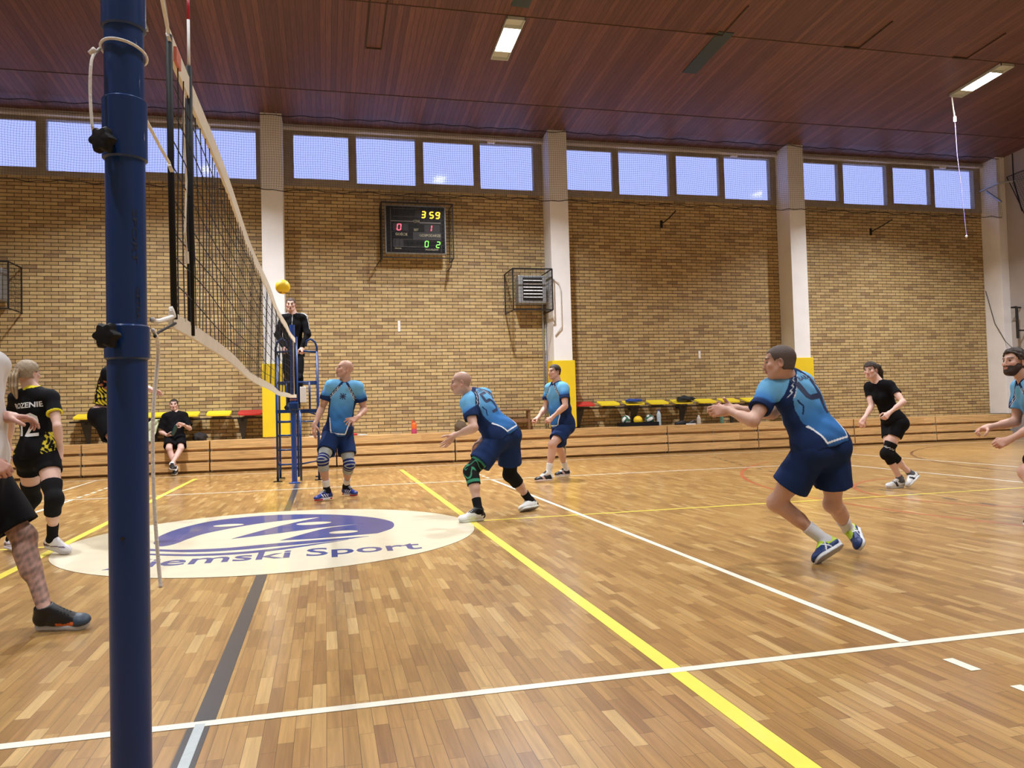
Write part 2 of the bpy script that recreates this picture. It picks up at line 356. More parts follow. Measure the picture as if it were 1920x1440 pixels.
def place_text(mb, txt, h, origin, ax, ay, width=None, align='LEFT', mi=0, thick=.002, **kw):
    V, Fc = text_mesh(txt, h, width, align=align, **kw); o = Vector(origin); ax = Vector(ax).normalized(); ay = Vector(ay).normalized(); n = ax.cross(ay)
    n0 = len(mb.v); K = len(V)
    for lvl in (0, thick): mb.v += [tuple(o + ax*v[0] + ay*v[1] + n*lvl) for v in V]
    from collections import Counter
    ec = {}
    for f in Fc:
        mb.f.append(tuple(n0+K+i for i in f)); mb.m.append(mi)
        for i in range(len(f)): ec.setdefault(tuple(sorted((f[i], f[(i+1) % len(f)]))), []).append((f[i], f[(i+1) % len(f)]))
    for e, l in ec.items():
        if len(l) == 1: a, b = l[0]; mb.f.append((n0+a, n0+b, n0+K+b, n0+K+a)); mb.m.append(mi)
m = MB(); place_text(m, 'Ziemski', .34, (-1.16, 3.25, .0034), (1, 0, 0), (0, 1, 0), width=1.32, bold=.012, thick=.001); o = m.build('lettering', M['navy_paint'], disc); o['label'] = 'navy word Ziemski'; m = MB(); place_text(m, 'Sport', .34, (.28, 3.25, .0034), (1, 0, 0), (0, 1, 0), width=.90, bold=.012, thick=.001)
o = m.build('lettering', M['navy_paint'], disc); o['label'] = 'navy word Sport'

# walls ---------------------------------------------------------------
m = MB().box((XL, YW, 0), (XR, YW+.2, 5.99)); wall = m.build('wall_back', M['brick']); tag(wall, kind='structure')
m = MB().box((XL, YW-.08, 7.19), (XR, YW+.2, 7.45)); m.box((XL, YW-.14, 7.19), (XR, YW-.08, 7.23)); o = m.build('wall_beam', M['beam'], wall); o['label'] = 'pale beam above the windows'
tag(MB().box((XR, YN, 0), (XR+.2, YW+.2, 9.2)).build('wall_right', M['wall_paint']), kind='structure')
tag(MB().box((XL-.2, YN, 0), (XL, YW+.2, 9.2)).build('wall_left', M['wall_paint']), kind='structure')
tag(MB().box((XL, YN-.2, 0), (XR, YN, 9.2)).build('wall_front', M['wall_paint']), kind='structure')
m = MB(); m.prism([(XL, YN, ZC(YN)), (XR, YN, ZC(YN)), (XR, YW+.2, ZC(YW+.2)), (XL, YW+.2, ZC(YW+.2))], (0, 0, .15)); ceil = m.build('ceiling', M['ceiling']); tag(ceil, kind='structure')
# hatches and dark recessed panels in the ceiling
def ceil_panel(x0, x1, y0, y1, d0, d1, mb=None, mi=0):
    mb = mb or MB(); mb.prism([(x0, y0, ZC(y0)-d1), (x1, y0, ZC(y0)-d1), (x1, y1, ZC(y1)-d1), (x0, y1, ZC(y1)-d1)], (0, 0, d1-d0), mi); return mb
for x in (7.30,): o = ceil_panel(x, x+.30, 9.2, 10.65, 0, .012).build('ceiling_panel', M['lamp_dark'], ceil); o['label'] = 'dark grey recessed panel'
o = ceil_panel(3.50, 3.80, 7.5, 9.05, 0, .012).build('ceiling_panel', M['lamp_dark'], ceil); o['label'] = 'dark grey recessed panel beyond the lamp'
m = ceil_panel(1.25, 1.27, 9.25, 10.7, 0, .02); ceil_panel(1.52, 1.54, 9.25, 10.7, 0, .02, m); ceil_panel(1.25, 1.54, 10.68, 10.7, 0, .02, m)
o = m.build('ceiling_hatch', M['dark'], ceil); o['label'] = 'outline of a closed board hatch'
m = MB()
for x in (7.1, 9.9, 12.3): ceil_panel(x, x+.32, 9.28, 9.31, 0, .025, m); ceil_panel(x+.30, x+.32, 8.4, 9.3, 0, .02, m)
for o in m.build_split('ceiling_batten', M['dark'], ceil): o['label'] = 'dark battens at the board joints'
m = MB()
for y in (12.42, 9.32, 6.22): ceil_panel(XL, XR, y-.008, y+.008, 0, .006, m)
for o in m.build_split('board_joint', M['dark'], ceil): o['label'] = 'dark joints across the boards'

# pillars, windows
PX = [-12.87, -6.81, -.75, 5.42, 11.46, 17.6]
for i, x in enumerate(PX):
    x1 = x + .43 if i < 5 else XR
    m = MB().bbox((x, 13.55, .64), (x1, YW+.05, ZC(13.55)+.02), .008); o = m.build('pillar', M['white_paint'], wall); o['label'] = 'white painted pillar'
wi = 0
for b in range(5):
    x0 = PX[b]+.43; x1 = PX[b+1]; ox = -.14 + 6.09*(b-2)
    wi += 1; m = MB()
    panes = [(ox, ox+1.21, 1), (ox+1.35, ox+2.64, 0), (ox+2.78, ox+3.97, 1), (ox+4.10, ox+5.35, 0)]
    y0, y1 = YW-.02, YW+.12
    m.box((x0, y0, 5.99), (x1, y1, 6.10)); m.box((x0, y0, 7.14), (x1, y1, 7.20))
    xs = [x0] + [v for p in panes for v in p[:2]] + [x1]
    for k in range(0, len(xs), 2): m.box((xs[k], y0, 6.10), (xs[k+1], y1, 7.14))
    for k in range(1, len(xs)-1, 2):
        pass
    wo = m.build('window_%d' % wi, M['frame']); tag(wo, kind='structure')
    for (a, c, opn) in panes:
        if opn:
            s = MB(); yy = y0-.03; t = .045
            for q in (((a, yy, 6.10), (c, y0+.02, 6.15)), ((a, yy, 7.09), (c, y0+.02, 7.14)), ((a, yy, 6.15), (a+.03, y0+.02, 7.09)), ((c-.03, yy, 6.15), (c, y0+.02, 7.09))): s.box(*q)
            s.build('sash', M['frame'], wo)
        MB().box((a-.005, YW+.04, 6.09), (c+.005, YW+.046, 7.15)).build('pane', M['glass'], wo)
    h = MB().box((ox+4.28, y0-.05, 7.14), (ox+4.45, y0, 7.19)).build_split('window_opener', M['white_paint'], wo)

# safety net strung in front of the windows
def net_sheet(mb, fn, nu, nv, su, sv, r, wob):
    """fn(u,v)->Vector ; nu, nv strands, su, sv segments along"""
    for i in range(nu+1):
        u = i/nu; pts = [fn(u, k/sv) + Vector(wob(u, k/sv)) for k in range(sv+1)]; mb.tube(pts, r, 3, caps=False)
    for j in range(nv+1):
        v = j/nv; pts = [fn(k/su, v) + Vector(wob(k/su, v)) for k in range(su+1)]; mb.tube(pts, r, 3, caps=False)
m = MB()
fn = lambda u, v: Vector((-6.9 + 24.5*u, 13.46, 5.72 + 1.55*v))
wob = lambda u, v: (.012*math.sin(u*90+v*9), .03*math.sin(u*55+v*5), .014*math.sin(u*150)+.02*math.sin(u*31)*(1-v))
net_sheet(m, fn, 500, 31, 240, 5, .0022, wob)
net = m.build('safety_net', M['netgrey']); tag(net, 'fine grey safety net strung in front of the high windows', 'net')
m = MB(); m.tube([fn(k/300, 1)+Vector((0, 0, .012*math.sin(k*.9)+.01*math.sin(k*.37))) for k in range(301)], .009, 5); m.build('top_cord', M['cord'], net)
m = MB(); m.tube([fn(k/300, 0)+Vector((0, 0, .018*math.sin(k*.45)+.01*math.sin(k*1.3))) for k in range(301)], .009, 5); m.build('bottom_cord', M['cord'], net)
m = MB()
for x in PX[1:]:
    for dx in (.1, .33): m.tube([(x+dx, 13.5, 7.30), (x+dx, 13.47, 7.30), (x+dx, 13.47, 7.36)], .008, 5)
m.build_split('hook', M['steel'], net)

# yellow pads on the pillars
for i, (x, lab) in enumerate(((-.79, 'yellow crash pad on the pillar behind the referee stand'), (5.36, 'yellow crash pad on the pillar beside the man in blue at the back'), (11.40, 'yellow crash pad on the pillar behind the girl in black'))):
    m = MB().bbox((x, 13.50, .66), (x+.53, 13.548, 2.15), .012); m.box((x+.0, 13.548, .66), (x+.038, 13.9, 2.15)); m.box((x+.474, 13.548, .66), (x+.53, 13.9, 2.15))
    tag(m.build('wall_pad', M['pad']), lab, 'pad', 'yellow pads on the pillars')

# ------------------------------------------------------------------ lamps
def lamp(x, y0, y1, label, watts=None):
    root = empty('ceiling_lamp', (x, (y0+y1)/2, ZC((y0+y1)/2)), label, 'lamp', 'ceiling lamps')
    w = .16; m = MB(); t = .014; d = .06
    def fr(xa, xb, ya, yb, d0, d1, mb): return ceil_panel(xa, xb, ya, yb, d0, d1, mb)
    fr(x-w, x+w, y0, y1, .0, .006, m); fr(x-w, x-w+t, y0, y1, 0, d, m); fr(x+w-t, x+w, y0, y1, 0, d, m); fr(x-w, x+w, y0, y0+t, 0, d, m); fr(x-w, x+w, y1-t, y1, 0, d, m)
    m.build('tray', M['lamp_tray'], root)
    m = MB(); fr(x-w+t, x+w-t, y0+.32, y1-.38, .02, .05, m); m.build('bulb', M['glow'], root)
    m = MB(); fr(x-w+t, x+w-t, y1-.30, y1-.28, .006, .06, m); fr(x-w+t, x+w-t, y0+.26, y0+.28, .006, .06, m); m.build_split('reflector_rib', M['lamp_tray'], root)
    ld = bpy.data.lights.new('lamp_light', 'AREA'); ld.shape = 'RECTANGLE'; ld.size = .26; ld.size_y = .55; ld.energy = watts or LAMP_W; ld.color = LAMP_COL; ld.spread = math.radians(115 if watts else 125)
    lo = bpy.data.objects.new('lamp_light', ld); COL.objects.link(lo); lo.parent = root; yc = (y0+.32+y1-.38)/2
    lo.location = (0, yc-(y0+y1)/2, ZC(yc)-.052-ZC((y0+y1)/2)); lo.rotation_euler = (0, 0, 0)
    return root
lamp(-2.43, 9.33, 10.65, 'ceiling lamp showing only its corner beside the blue post')
lamp(3.66, 9.33, 10.65, 'glowing ceiling lamp above the scoreboard wall')
lamp(13.62, 9.33, 10.65, 'glowing ceiling lamp at the far right, a cord hanging from its end')
for x in (-8.5, -2.4, 3.66, 8.5, 14.5):
    lamp(x, 3.4, 4.7, 'lamp of the ceiling row above the court, outside the photo', LAMP_W2)
    lamp(x, -2.6, -1.3, 'lamp of the ceiling row above the camera, outside the photo', LAMP_W2)
# cord hanging from the right lamp
c = empty('dangling_line', (13.50, 10.60, 4.4), 'thin pale cord hanging from the end of the right ceiling lamp', 'cord')
m = MB(); m.tube([(13.50, 10.62, 7.46), (13.505, 10.6, 7.2), (13.53, 10.6, 7.02)], .014, 6); m.tube([(13.53, 10.6, 7.04), (13.53, 10.6, 6.93)], .03, 6); m.build('knotted_end', M['rope'], c)
m = MB(); m.tube([(13.53, 10.6, 6.95), (13.55, 10.6, 6.2), (13.62, 10.6, 5.5), (13.69, 10.6, 4.5)], .0055, 5); m.build('line', simple('violet_cord', (.22, .18, .45), .6), c)
m = MB(); m.lathe((13.69, 10.6, 4.46), [(.0, 0), (.02, .01), (.024, .03), (.015, .05), (0, .055)], 8); m.build('end_weight', M['rope'], c)

# ------------------------------------------------------------------ bleachers
sx = [-11.3, -8.9, -6.5, -4.1, -1.79, .66, 3.12, 5.56, 8.01, 10.30, 12.89, 15.24, 17.55]
def label_bleach(i):
    return ['section of pine bleachers at the far left of the wall, outside the photo', 'section of pine bleachers left of the blonde player, hidden from view', 'section of pine bleachers behind the blonde player', 'section of pine bleachers behind the near blue post',
            'section of pine bleachers behind the referee stand', 'section of pine bleachers with an orange bottle on it', 'section of pine bleachers behind the crouching bald player and the man behind him', 'section of pine bleachers with the bag of balls on it',
            'section of pine bleachers behind the hands of the player with number 4', 'section of pine bleachers behind the player with number 4', 'section of pine bleachers behind the girl in black', 'last section of pine bleachers at the right corner'][i]
for i in range(1, len(sx)-1):
    a, b_ = sx[i]+.012, sx[i+1]-.012
    root = empty('bleacher_section', ((a+b_)/2, 13.7, 0), label_bleach(i), 'bleachers', 'bleacher sections along the wall')
    m = MB().bbox((a, 13.40, .465), (b_, 13.44, .63), .006); m.build('front_board', M['pine'], root)
    m = MB().bbox((a, 13.44, .60), (b_, 14.08, .63), .004); m.build('seat_board', M['pine'], root)
    m = MB().bbox((a, 13.385, .25), (b_, 13.42, .415), .006); m.build('front_board', M['pine'], root)
    m = MB().bbox((a, 13.37, .045), (b_, 13.405, .205), .006); m.build('front_board', M['pine'], root)
    m = MB().box((a, 13.46, .0), (b_, 13.9, .04)); m.box((a, 13.445, .04), (b_, 13.9, .595)); m.build('carcass', M['pine2'], root)
    m = MB()
    for xx in (a+.01, (a+b_)/2, b_-.04): m.box((xx, 13.43, .02), (xx+.03, 13.5, .6))
    m.build_split('bracket', M['steel'], root)

# ------------------------------------------------------------------ seats on the wall
def seat(x, mat, label, group):
    root = empty('flip_chair', (x, 13.85, 1.11), label, 'seat', group)
    bm = bmesh.new(); nx, ny = 12, 8; V = []
    for j in range(ny+1):
        for i in range(nx+1):
            u, v = i/nx*2-1, j/ny*2-1
            sx_ = (abs(u)**6 + abs(v)**6)**(1/6); k = 1/max(1, sx_) if sx_ > 1 else 1
            z = 1.125 + .018*(max(abs(u), abs(v))**4) + (v+1)*.04
            V.append(bm.verts.new((x+u*.235*k, 13.84+v*.19*k, z)))
    for j in range(ny):
        for i in range(nx): bm.faces.new((V[j*(nx+1)+i], V[j*(nx+1)+i+1], V[(j+1)*(nx+1)+i+1], V[(j+1)*(nx+1)+i]))
    r = bmesh.ops.extrude_face_region(bm, geom=bm.faces[:]); 
    for g in r['geom']:
        if isinstance(g, bmesh.types.BMVert): g.co.z -= .028
    bmesh.ops.recalc_face_normals(bm, faces=bm.faces[:])
    MB2 = MB(); MB2.bm(bm); MB2.build('seat_shell', mat, root, auto=True)
    MB().box((x-.10, 13.72, 1.082), (x+.10, 13.96, 1.1)).build('mounting_plate', M['black'], root)
g1 = 'seats on the left wall'; g2 = 'seats on the right wall'
seat(-4.10, M['yellow'], 'yellow wall seat beside the jumping player, leftmost of the row', g1)
seat(-3.49, M['yellow'], 'yellow wall seat hidden behind the near blue post', g1)
seat(-2.88, M['yellow'], 'yellow wall seat between the near post and the seated man', g1)
seat(-2.27, M['yellow'], 'yellow wall seat behind the seated man', g1)
seat(-1.66, M['yellow'], 'yellow wall seat just left of the red one', g1)
seat(-1.05, M['red'], 'red wall seat beside the pillar behind the net', g1)
seat(6.17, M['red'], 'red wall seat beside the middle pillar', g2)
for x, l in ((6.77, 'yellow wall seat next to the red one on the right'), (7.38, 'yellow wall seat with blue cloth on it'), (7.98, 'empty yellow wall seat between the blue cloth and the black bag'), (8.59, 'yellow wall seat with a black bag on it'),
             (9.20, 'yellow wall seat just right of the black bag'), (9.81, 'yellow wall seat above the hands of the player with number 4'), (10.42, 'yellow wall seat at the right end of the row')): seat(x, M['yellow'], l, g2)
def rail(x0, x1, legs, label):
    root = empty('seat_rail', ((x0+x1)/2, 13.85, 1.06), label, 'rail', 'rails under the wall seats')
    MB().box((x0, 13.74, 1.045), (x1, 13.78, 1.08)).box((x0, 13.92, 1.045), (x1, 13.96, 1.08)).build_split('beam', M['black'], root)
    for x in legs:
        m = MB(); m.prism([(x-.10, 13.74, 1.05), (x+.10, 13.74, 1.05), (x+.035, 13.86, .68), (x-.035, 13.86, .68)], (0, .03, 0)); m.box((x-.03, 13.86, .63), (x+.03, 13.9, 1.05)); m.box((x-.03, 13.74, 1.0), (x+.03, YW, 1.05)); m.build('leg', M['black'], root)
rail(-4.4, -.80, (-4.1, -2.88, -1.2), 'black rail carrying the seats on the left wall')
rail(5.92, 10.7, (6.05, 7.38, 8.59, 9.9), 'black rail carrying the seats on the right wall')

# ------------------------------------------------------------------ scoreboard
sb = empty('scoreboard', (2.43, 13.78, 5.04), 'black electronic scoreboard showing 3 59, 0, 1, 0 and 2', 'scoreboard')
MB().bbox((1.77, 13.74, 4.51), (3.09, 13.88, 5.57), .008).build('frame', M['steel'], sb)
MB().box((1.80, 13.725, 4.54), (3.06, 13.742, 5.54)).build('face', simple('board_face', (.006, .006, .010), .25), sb)
MB().box((2.0, 13.88, 4.7), (2.1, YW, 4.8)).box((2.8, 13.88, 4.7), (2.9, YW, 4.8)).box((2.0, 13.88, 5.3), (2.1, YW, 5.4)).box((2.8, 13.88, 5.3), (2.9, YW, 5.4)).build_split('wall_mount', M['black'], sb)
g = simple('board_tint', (.030, .030, .036), .4); bl = simple('board_line', (.25, .25, .26), .4)
bu = lambda u: 1.80 + 1.26*(u-150)/1270    # position across the face, 0..1 from left
bz = lambda v: 5.54 - 1.0*(v-185)/1000
m = MB()
for (a, b_, c_, d) in ((500, 235, 860, 410) and (620, 560, 640, 720), (730, 560, 960, 575)): pass
for (a, b_, c_, d) in ((290, 560, 625, 720), (975, 575, 1310, 735), (290, 910, 520, 1060), (720, 740, 1330, 900), (760, 250, 900, 420)): m.box((bu(a), 13.722, bz(d)), (bu(c_), 13.7255, bz(b_)))
m.build_split('digit_window', g, sb)
m = MB()
for (a, b_, c_, d) in ((250, 500, 735, 518), (870, 520, 1330, 548)): m.box((bu(a), 13.720, bz(d)), (bu(c_), 13.7255, bz(b_)))
for (a, b_, c_, d) in ((240, 230, 246, 1170), (1332, 250, 1338, 1180), (300, 898, 1330, 904), (300, 1062, 960, 1067), (290, 238, 860, 242), (290, 408, 760, 412)): m.box((bu(a), 13.721, bz(d)), (bu(c_), 13.7255, bz(b_)))
m.build('dividing_line', bl, sb)
SEG = {'0': 'abcdef', '1': 'bc', '2': 'abged', '3': 'abgcd', '5': 'afgcd', '9': 'abcdfg'}
def digit(mb, ch, x0, z0, w, h, t, sh=.12):
    P = {'a': ((0, 1), (1, 1)), 'b': ((1, 1), (1, .5)), 'c': ((1, .5), (1, 0)), 'd': ((0, 0), (1, 0)), 'e': ((0, .5), (0, 0)), 'f': ((0, 1), (0, .5)), 'g': ((0, .5), (1, .5))}
    for s in SEG[ch]:
        (a, b_), (c_, d) = P[s]; p = Vector((x0+a*w+b_*h*sh, 0, z0+b_*h)); q = Vector((x0+c_*w+d*h*sh, 0, z0+d*h)); dd = (q-p).normalized(); n = Vector((-dd.z, 0, dd.x))*t/2; e = dd*t*.35
        y = 13.719; mb.prism([(v.x, y, v.z) for v in (p+e*.3-n*.0, p+e-n, q-e-n, q-e*.3, q-e+n, p+e+n)], (0, .006, 0))
def digits(chars, mat, t):
    m = MB()
    for ch, u, v, w, h in chars: digit(m, ch, bu(u), bz(v), w, h, t)
    m.build_split('digits', mat, sb)
digits([('3', 912, 420, .075, .13), ('5', 1090, 425, .075, .13), ('9', 1225, 428, .075, .13)], simple('amber_led', (.1, .05, 0), .5, emit=(1, .58, .05), est=2.6), .026)
digits([('0', 375, 705, .075, .13), ('1', 1060, 715, .06, .13)], simple('red_led', (.1, 0, 0), .5, emit=(1, .10, .16), est=2.2), .022)
digits([('0', 972, 1060, .07, .125), ('2', 1225, 1070, .07, .125)], simple('green_led', (0, .1, 0), .5, emit=(.30, 1, .16), est=1.5), .020)
m = MB()
for tx, u, v, h, w in (('GOŚCIE', 340, 820, .052, .262), ('GOSPODARZE', 862, 835, .052, .46), ('SET', 740, 715, .046, .105), ('CZAS', 735, 530, .05, .135), ('Elektronika', 318, 1115, .032, .145), ('FAULE DRUŻYNY', 985, 1135, .034, .285)):
    place_text(m, tx, h, (bu(u), 13.7215, bz(v)), (1, 0, 0), (0, 0, 1), width=w, bold=.01)
m.build('lettering', simple('board_letters', (.62, .60, .42), .5), sb)
def cage(name, x0, x1, y0, y1, z0, z1, label, r=.014, step=.09, faces='front left right top bottom', brk=True):
    root = empty(name, ((x0+x1)/2, (y0+y1)/2, z0), label, 'cage', None)
    m = MB()
    for z in (z0, z1):
        m.tube([(x0, y0, z), (x1, y0, z)], r, 6); m.tube([(x0, y0, z), (x0, y1, z)], r, 6); m.tube([(x1, y0, z), (x1, y1, z)], r, 6)
    for x in (x0, x1): m.tube([(x, y0, z0), (x, y0, z1)], r, 6); m.tube([(x, y1-.01, z0), (x, y1-.01, z1)], r*.8, 6)
    m.build('frame', M['black'], root)
    m = MB(); q = .0028
    nx = round((x1-x0)/step); ny = round((y1-y0)/step); nz = round((z1-z0)/step)
    for i in range(1, nx):
        x = x0+(x1-x0)*i/nx
        if 'front' in faces: m.tube([(x, y0, z0), (x, y0, z1)], q, 3, caps=False)
    for k in range(1, nz):
        z = z0+(z1-z0)*k/nz
        if 'front' in faces: m.tube([(x0, y0, z), (x1, y0, z)], q, 3, caps=False)
        for f, x in (('left', x0), ('right', x1)):
            if f in faces: m.tube([(x, y0, z), (x, y1, z)], q, 3, caps=False)
    for j in range(1, ny):
        y = y0+(y1-y0)*j/ny
        for f, x in (('left', x0), ('right', x1)):
            if f in faces: m.tube([(x, y, z0), (x, y, z1)], q, 3, caps=False)
    m.build('wire_mesh', M['black'], root)
    return root
c = cage('wire_cage', 1.69, 3.22, 13.56, YW, 4.39, 5.58, 'black wire cage in front of the scoreboard', r=.011)
m = MB(); m.tube([(1.69, 13.56, 4.39), (1.6, 13.9, 4.3), (1.6, YW, 4.3)], .011, 5); m.tube([(3.2, 13.56, 4.39), (3.15, 13.6, 4.2), (3.15, YW, 4.2)], .011, 5); m.tube([(2.45, 13.56, 5.58), (2.5, 13.8, 5.7), (2.5, YW, 5.78)], .014, 5); m.build_split('stay', M['black'], c)
cage('wire_cage', 4.46, 5.35, 13.30, YW, 3.25, 4.15, 'black wire cage around the louvred heater by the pillar', r=.016)
cage('wire_cage', -6.35, -5.33, 13.42, YW, 3.25, 4.14, 'black wire cage at the left edge, in front of the left heater', r=.016)
def heater(x0, x1, label):
    root = empty('wall_heater', ((x0+x1)/2, 13.75, 3.4), label, 'heater', None)
    m = MB().bbox((x0, 13.62, 3.44), (x1, 13.95, 4.06), .02); m.build('housing', simple('heater_grey', (.30, .31, .33), .45, metal=.3), root)
    MB().bbox((x0+.10, 13.605, 3.50), (x1-.09, 13.622, 4.01), .006).build('opening', M['black'], root)
    for k in range(6):
        z = 3.555+k*.074; m = MB(); m.prism([(x0+.11, 13.60, z+.004), (x0+.11, 13.575, z), (x0+.11, 13.585, z+.024), (x0+.11, 13.60, z+.026)], (x1-x0-.21, 0, 0)); m.build('louvre', M['white_paint'], root)
    m = MB(); m.box((x0+.1, 13.95, 3.6), (x0+.15, YW, 3.65)); m.box((x1-.15, 13.95, 3.6), (x1-.1, YW, 3.65)); m.build_split('bracket', M['black'], root)
heater(4.66, 5.30, 'grey louvred wall heater inside a wire cage, by the middle pillar')
heater(-6.2, -5.5, 'grey wall heater behind the cage at the left edge, out of frame')
m = MB(); m.tube([(5.30, 13.95, 3.9), (5.32, 14.0, 3.9), (5.32, 14.03, 3.5), (5.32, 14.03, .65)], .02, 8); tag(m.build('heating_pipe', M['steel'], smooth=True), 'grey pipe running down from the louvred heater beside the middle pillar', 'pipe')
m = MB(); m.tube([(5.38, 14.04, 3.2), (5.38, 14.04, .65)], .014, 8); tag(m.build('heating_pipe', M['steel'], smooth=True), 'thinner grey pipe in the corner of the middle pillar', 'pipe')
m = MB(); m.tube([(5.46, 13.53, 3.95), (5.56, 13.50, 3.88), (5.60, 13.50, 3.75), (5.60, 13.50, 2.9), (5.46, 13.53, 2.7)], .014, 8)
tag(m.build('bent_pipe', M['beam'], smooth=True), 'thin pale pipe bent along the front of the middle pillar', 'pipe')
for x, z, lab in ((8.35, 5.47, 'short black rod sticking out of the brick wall, left of the third pillar'), (14.15, 5.45, 'short black rod sticking out of the brick wall at the right bay')):
    m = MB(); m.tube([(x, YW, z-.05), (x+.02, 13.75, z), (x+.02, 13.35, z+.08)], .016, 6); m.box((x-.03, YW-.02, z-.14), (x+.03, YW, z+.04)); tag(m.build('wall_rod', M['black']), lab, 'rod', 'black rods on the wall')
for x, z0, z1, lab in ((2.03, 2.86, 3.10, 'narrow white plate on the brick wall between the players in blue'), (9.2, 2.19, 2.38, 'small white plate on the brick wall left of the player with number 4')):
    tag(MB().bbox((x, YW-.02, z0), (x+.055, YW, z1), .004).build('wall_plate', M['white_paint']), lab, 'plate', 'white plates on the wall')

# end wall nets -------------------------------------------------------
er = empty('end_wall_net', (17.7, 11, 3.5), 'grey net curtain with a curved edge hanging on the right wall', 'net')
m = MB(); X = 17.70
def eu(u, v):
    z = 6.75 - 3.3*v; ys = 13.35 - .95*math.sin(min(1, v*1.0)*math.pi*.5)**1.0 if v < .8 else 12.45 + .25*(v-.8)/.2
    return Vector((X + .02*math.sin(u*40), ys + (6.0-ys)*u, z))
net_sheet(m, eu, 110, 60, 40, 20, .004, lambda u, v: (0, 0, 0)); m.build('mesh', M['netgrey'], er)
m = MB(); m.tube([eu(0, k/20) for k in range(21)], .012, 5); m.tube([eu(k/20, 0)+Vector((0, 0, .03*math.sin(k*1.5))) for k in range(21)], .012, 5); m.tube([eu(k/20, 1) for k in range(21)], .02, 5); m.build('border_cord', M['cord'], er)
er = empty('end_wall_net', (17.7, 11, 1.5), 'greenish grey net hanging lower on the right wall below the curtain', 'net')
m = MB()
def eu2(u, v): z = 3.42-2.0*v; ys = 12.75-1.6*v**1.5; return Vector((17.62+.03*math.sin(u*60), ys+(6-ys)*u, z))
net_sheet(m, eu2, 110, 40, 40, 14, .005, lambda u, v: (0, 0, 0)); m.build('mesh', simple('green_net', (.16, .18, .12), .8), er)
m = MB(); m.tube([eu2(0, k/14) for k in range(15)], .012, 5); m.tube([eu2(k/14, 0) for k in range(15)], .012, 5); m.build('border_cord', M['cord'], er)
m = MB(); m.tube([(17.55, 13.1, 3.35), (17.55, 13.1, 2.55)], .035, 8); m.tube([(17.55, 13.1, 3.35), (17.55, 13.25, 3.35), (17.84, 13.25, 3.35)], .02, 6); m.tube([(17.55, 13.1, 2.75), (17.84, 13.1, 2.75)], .02, 6)
tag(m.build('black_bar', M['black']), 'black vertical bar bracketed to the right wall above the bearded player', 'bar')
m = MB(); m.tube([(17.5, 14.0, 6.55), (17.5, 13.4, 6.6), (17.84, 13.0, 6.6)], .025, 6); m.tube([(17.5, 13.8, 6.5), (17.5, 13.35, 6.1)], .03, 6)
tag(m.build('wall_bracket', M['steel']), 'grey metal bracket in the upper right corner beside the last window', 'bracket')
m = MB(); m.tube([(17.7, 13.15, 7.3), (17.7, 13.15, 6.6), (17.68, 12.95, 5.85), (17.66, 12.9, 5.75)], .016, 6); tag(m.build('hanging_cable', M['cord']), 'black cable hanging down the corner of the right wall', 'cable')
m = MB(); m.tube([(17.58, 14.05, 3.9), (17.58, 13.8, 3.0), (17.58, 13.5, 2.5), (17.6, 13.2, 2.2)], .008, 6); tag(m.build('loose_wire', M['cord']), 'thin loose wire sagging down the corner pillar at the right', 'wire')
# ------------------------------------------------------------------ volleyball net and posts
def prof(y): return 2.30 - .12*math.sin(max(0, min(1, (y+.5)/10.2))*math.pi)
def profb(y): return 1.425 - .075*math.sin(max(0, min(1, (y+.2)/10.2))*math.pi)
Y0, Y1 = -.47, 9.55
vn = empty('volleyball_net', (0, 4.5, 1.4), 'black volleyball net with white tapes running from the near post to the far post', 'net')
K = 60; ys = [Y0+(Y1-Y0)*i/K for i in range(K+1)]
def tape(f, hgt, t=.006, wob=0):
    m = MB(); n0 = len(m.v)
    for y in ys:
        z = f(y); o = wob*math.sin(y*2.1)
        m.v += [(-t+o, y, z), (t+o, y, z), (t+o, y, z-hgt), (-t+o, y, z-hgt)]
    for i in range(K):
        for k in range(4): m.f.append((4*i+k, 4*i+(k+1) % 4, 4*i+4+(k+1) % 4, 4*i+4+k)); m.m.append(0)
    m.f.append((3, 2, 1, 0)); m.f.append(tuple(4*K+k for k in range(4))); m.m += [0, 0]; return m
tape(prof, .075, wob=.008).build('top_tape', M['tape'], vn); tape(profb, .05, wob=.012).build('bottom_tape', M['tape'], vn)
m = MB(); n = int((Y1-Y0)/.1)
for i in range(n+1):
    y = Y0+(Y1-Y0)*i/n; a, b_ = prof(y)-.07, profb(y)-.01
    m.tube([(.004*math.sin(k+i), y+.006*math.sin(k*1.7+i*.8), a+(b_-a)*k/4) for k in range(5)], .0024, 4, caps=False)
for j in range(1, 9):
    m.tube([(.005*math.sin(y*3+j), y, prof(y)-.07+(profb(y)-prof(y)+.06)*j/9+.008*math.sin(y*2.4+j*2)) for y in ys], .0020, 4, caps=False)
m.build('mesh', M['cord'], vn)
m = MB(); m.tube([(0, -.49, 2.27), (0, -.485, 1.86), (0, -.46, 1.40)], .0098, 10); m.build('end_pole', M['plastic_black'], vn, smooth=True)
m = MB(); m.tube([(0, 9.55, 2.30), (0, 9.55, 1.38)], .014, 8); m.build('end_pole', M['plastic_black'], vn, smooth=True)
m = MB(); m.tube([(0, -.13, 2.33), (0, -.14, 1.86), (0, -.15, 1.38)], .0118, 10); m.build('antenna_sleeve', M['plastic_black'], vn, smooth=True)
m = MB()
for z in (2.26, 1.86, 1.42): m.lathe((0, -.49, z), [(.008, -.005), (.016, -.005), (.016, .005), (.008, .005)], 12, axis=(1, 0, .3))
m.build_split('eyelet', M['rope'], vn)
mm = MB(); mm.box((-.0095, -.42, 2.222), (.0095, -.34, 2.268)); mm.build('label_patch', simple('red_print', (.55, .16, .11), .6), vn)
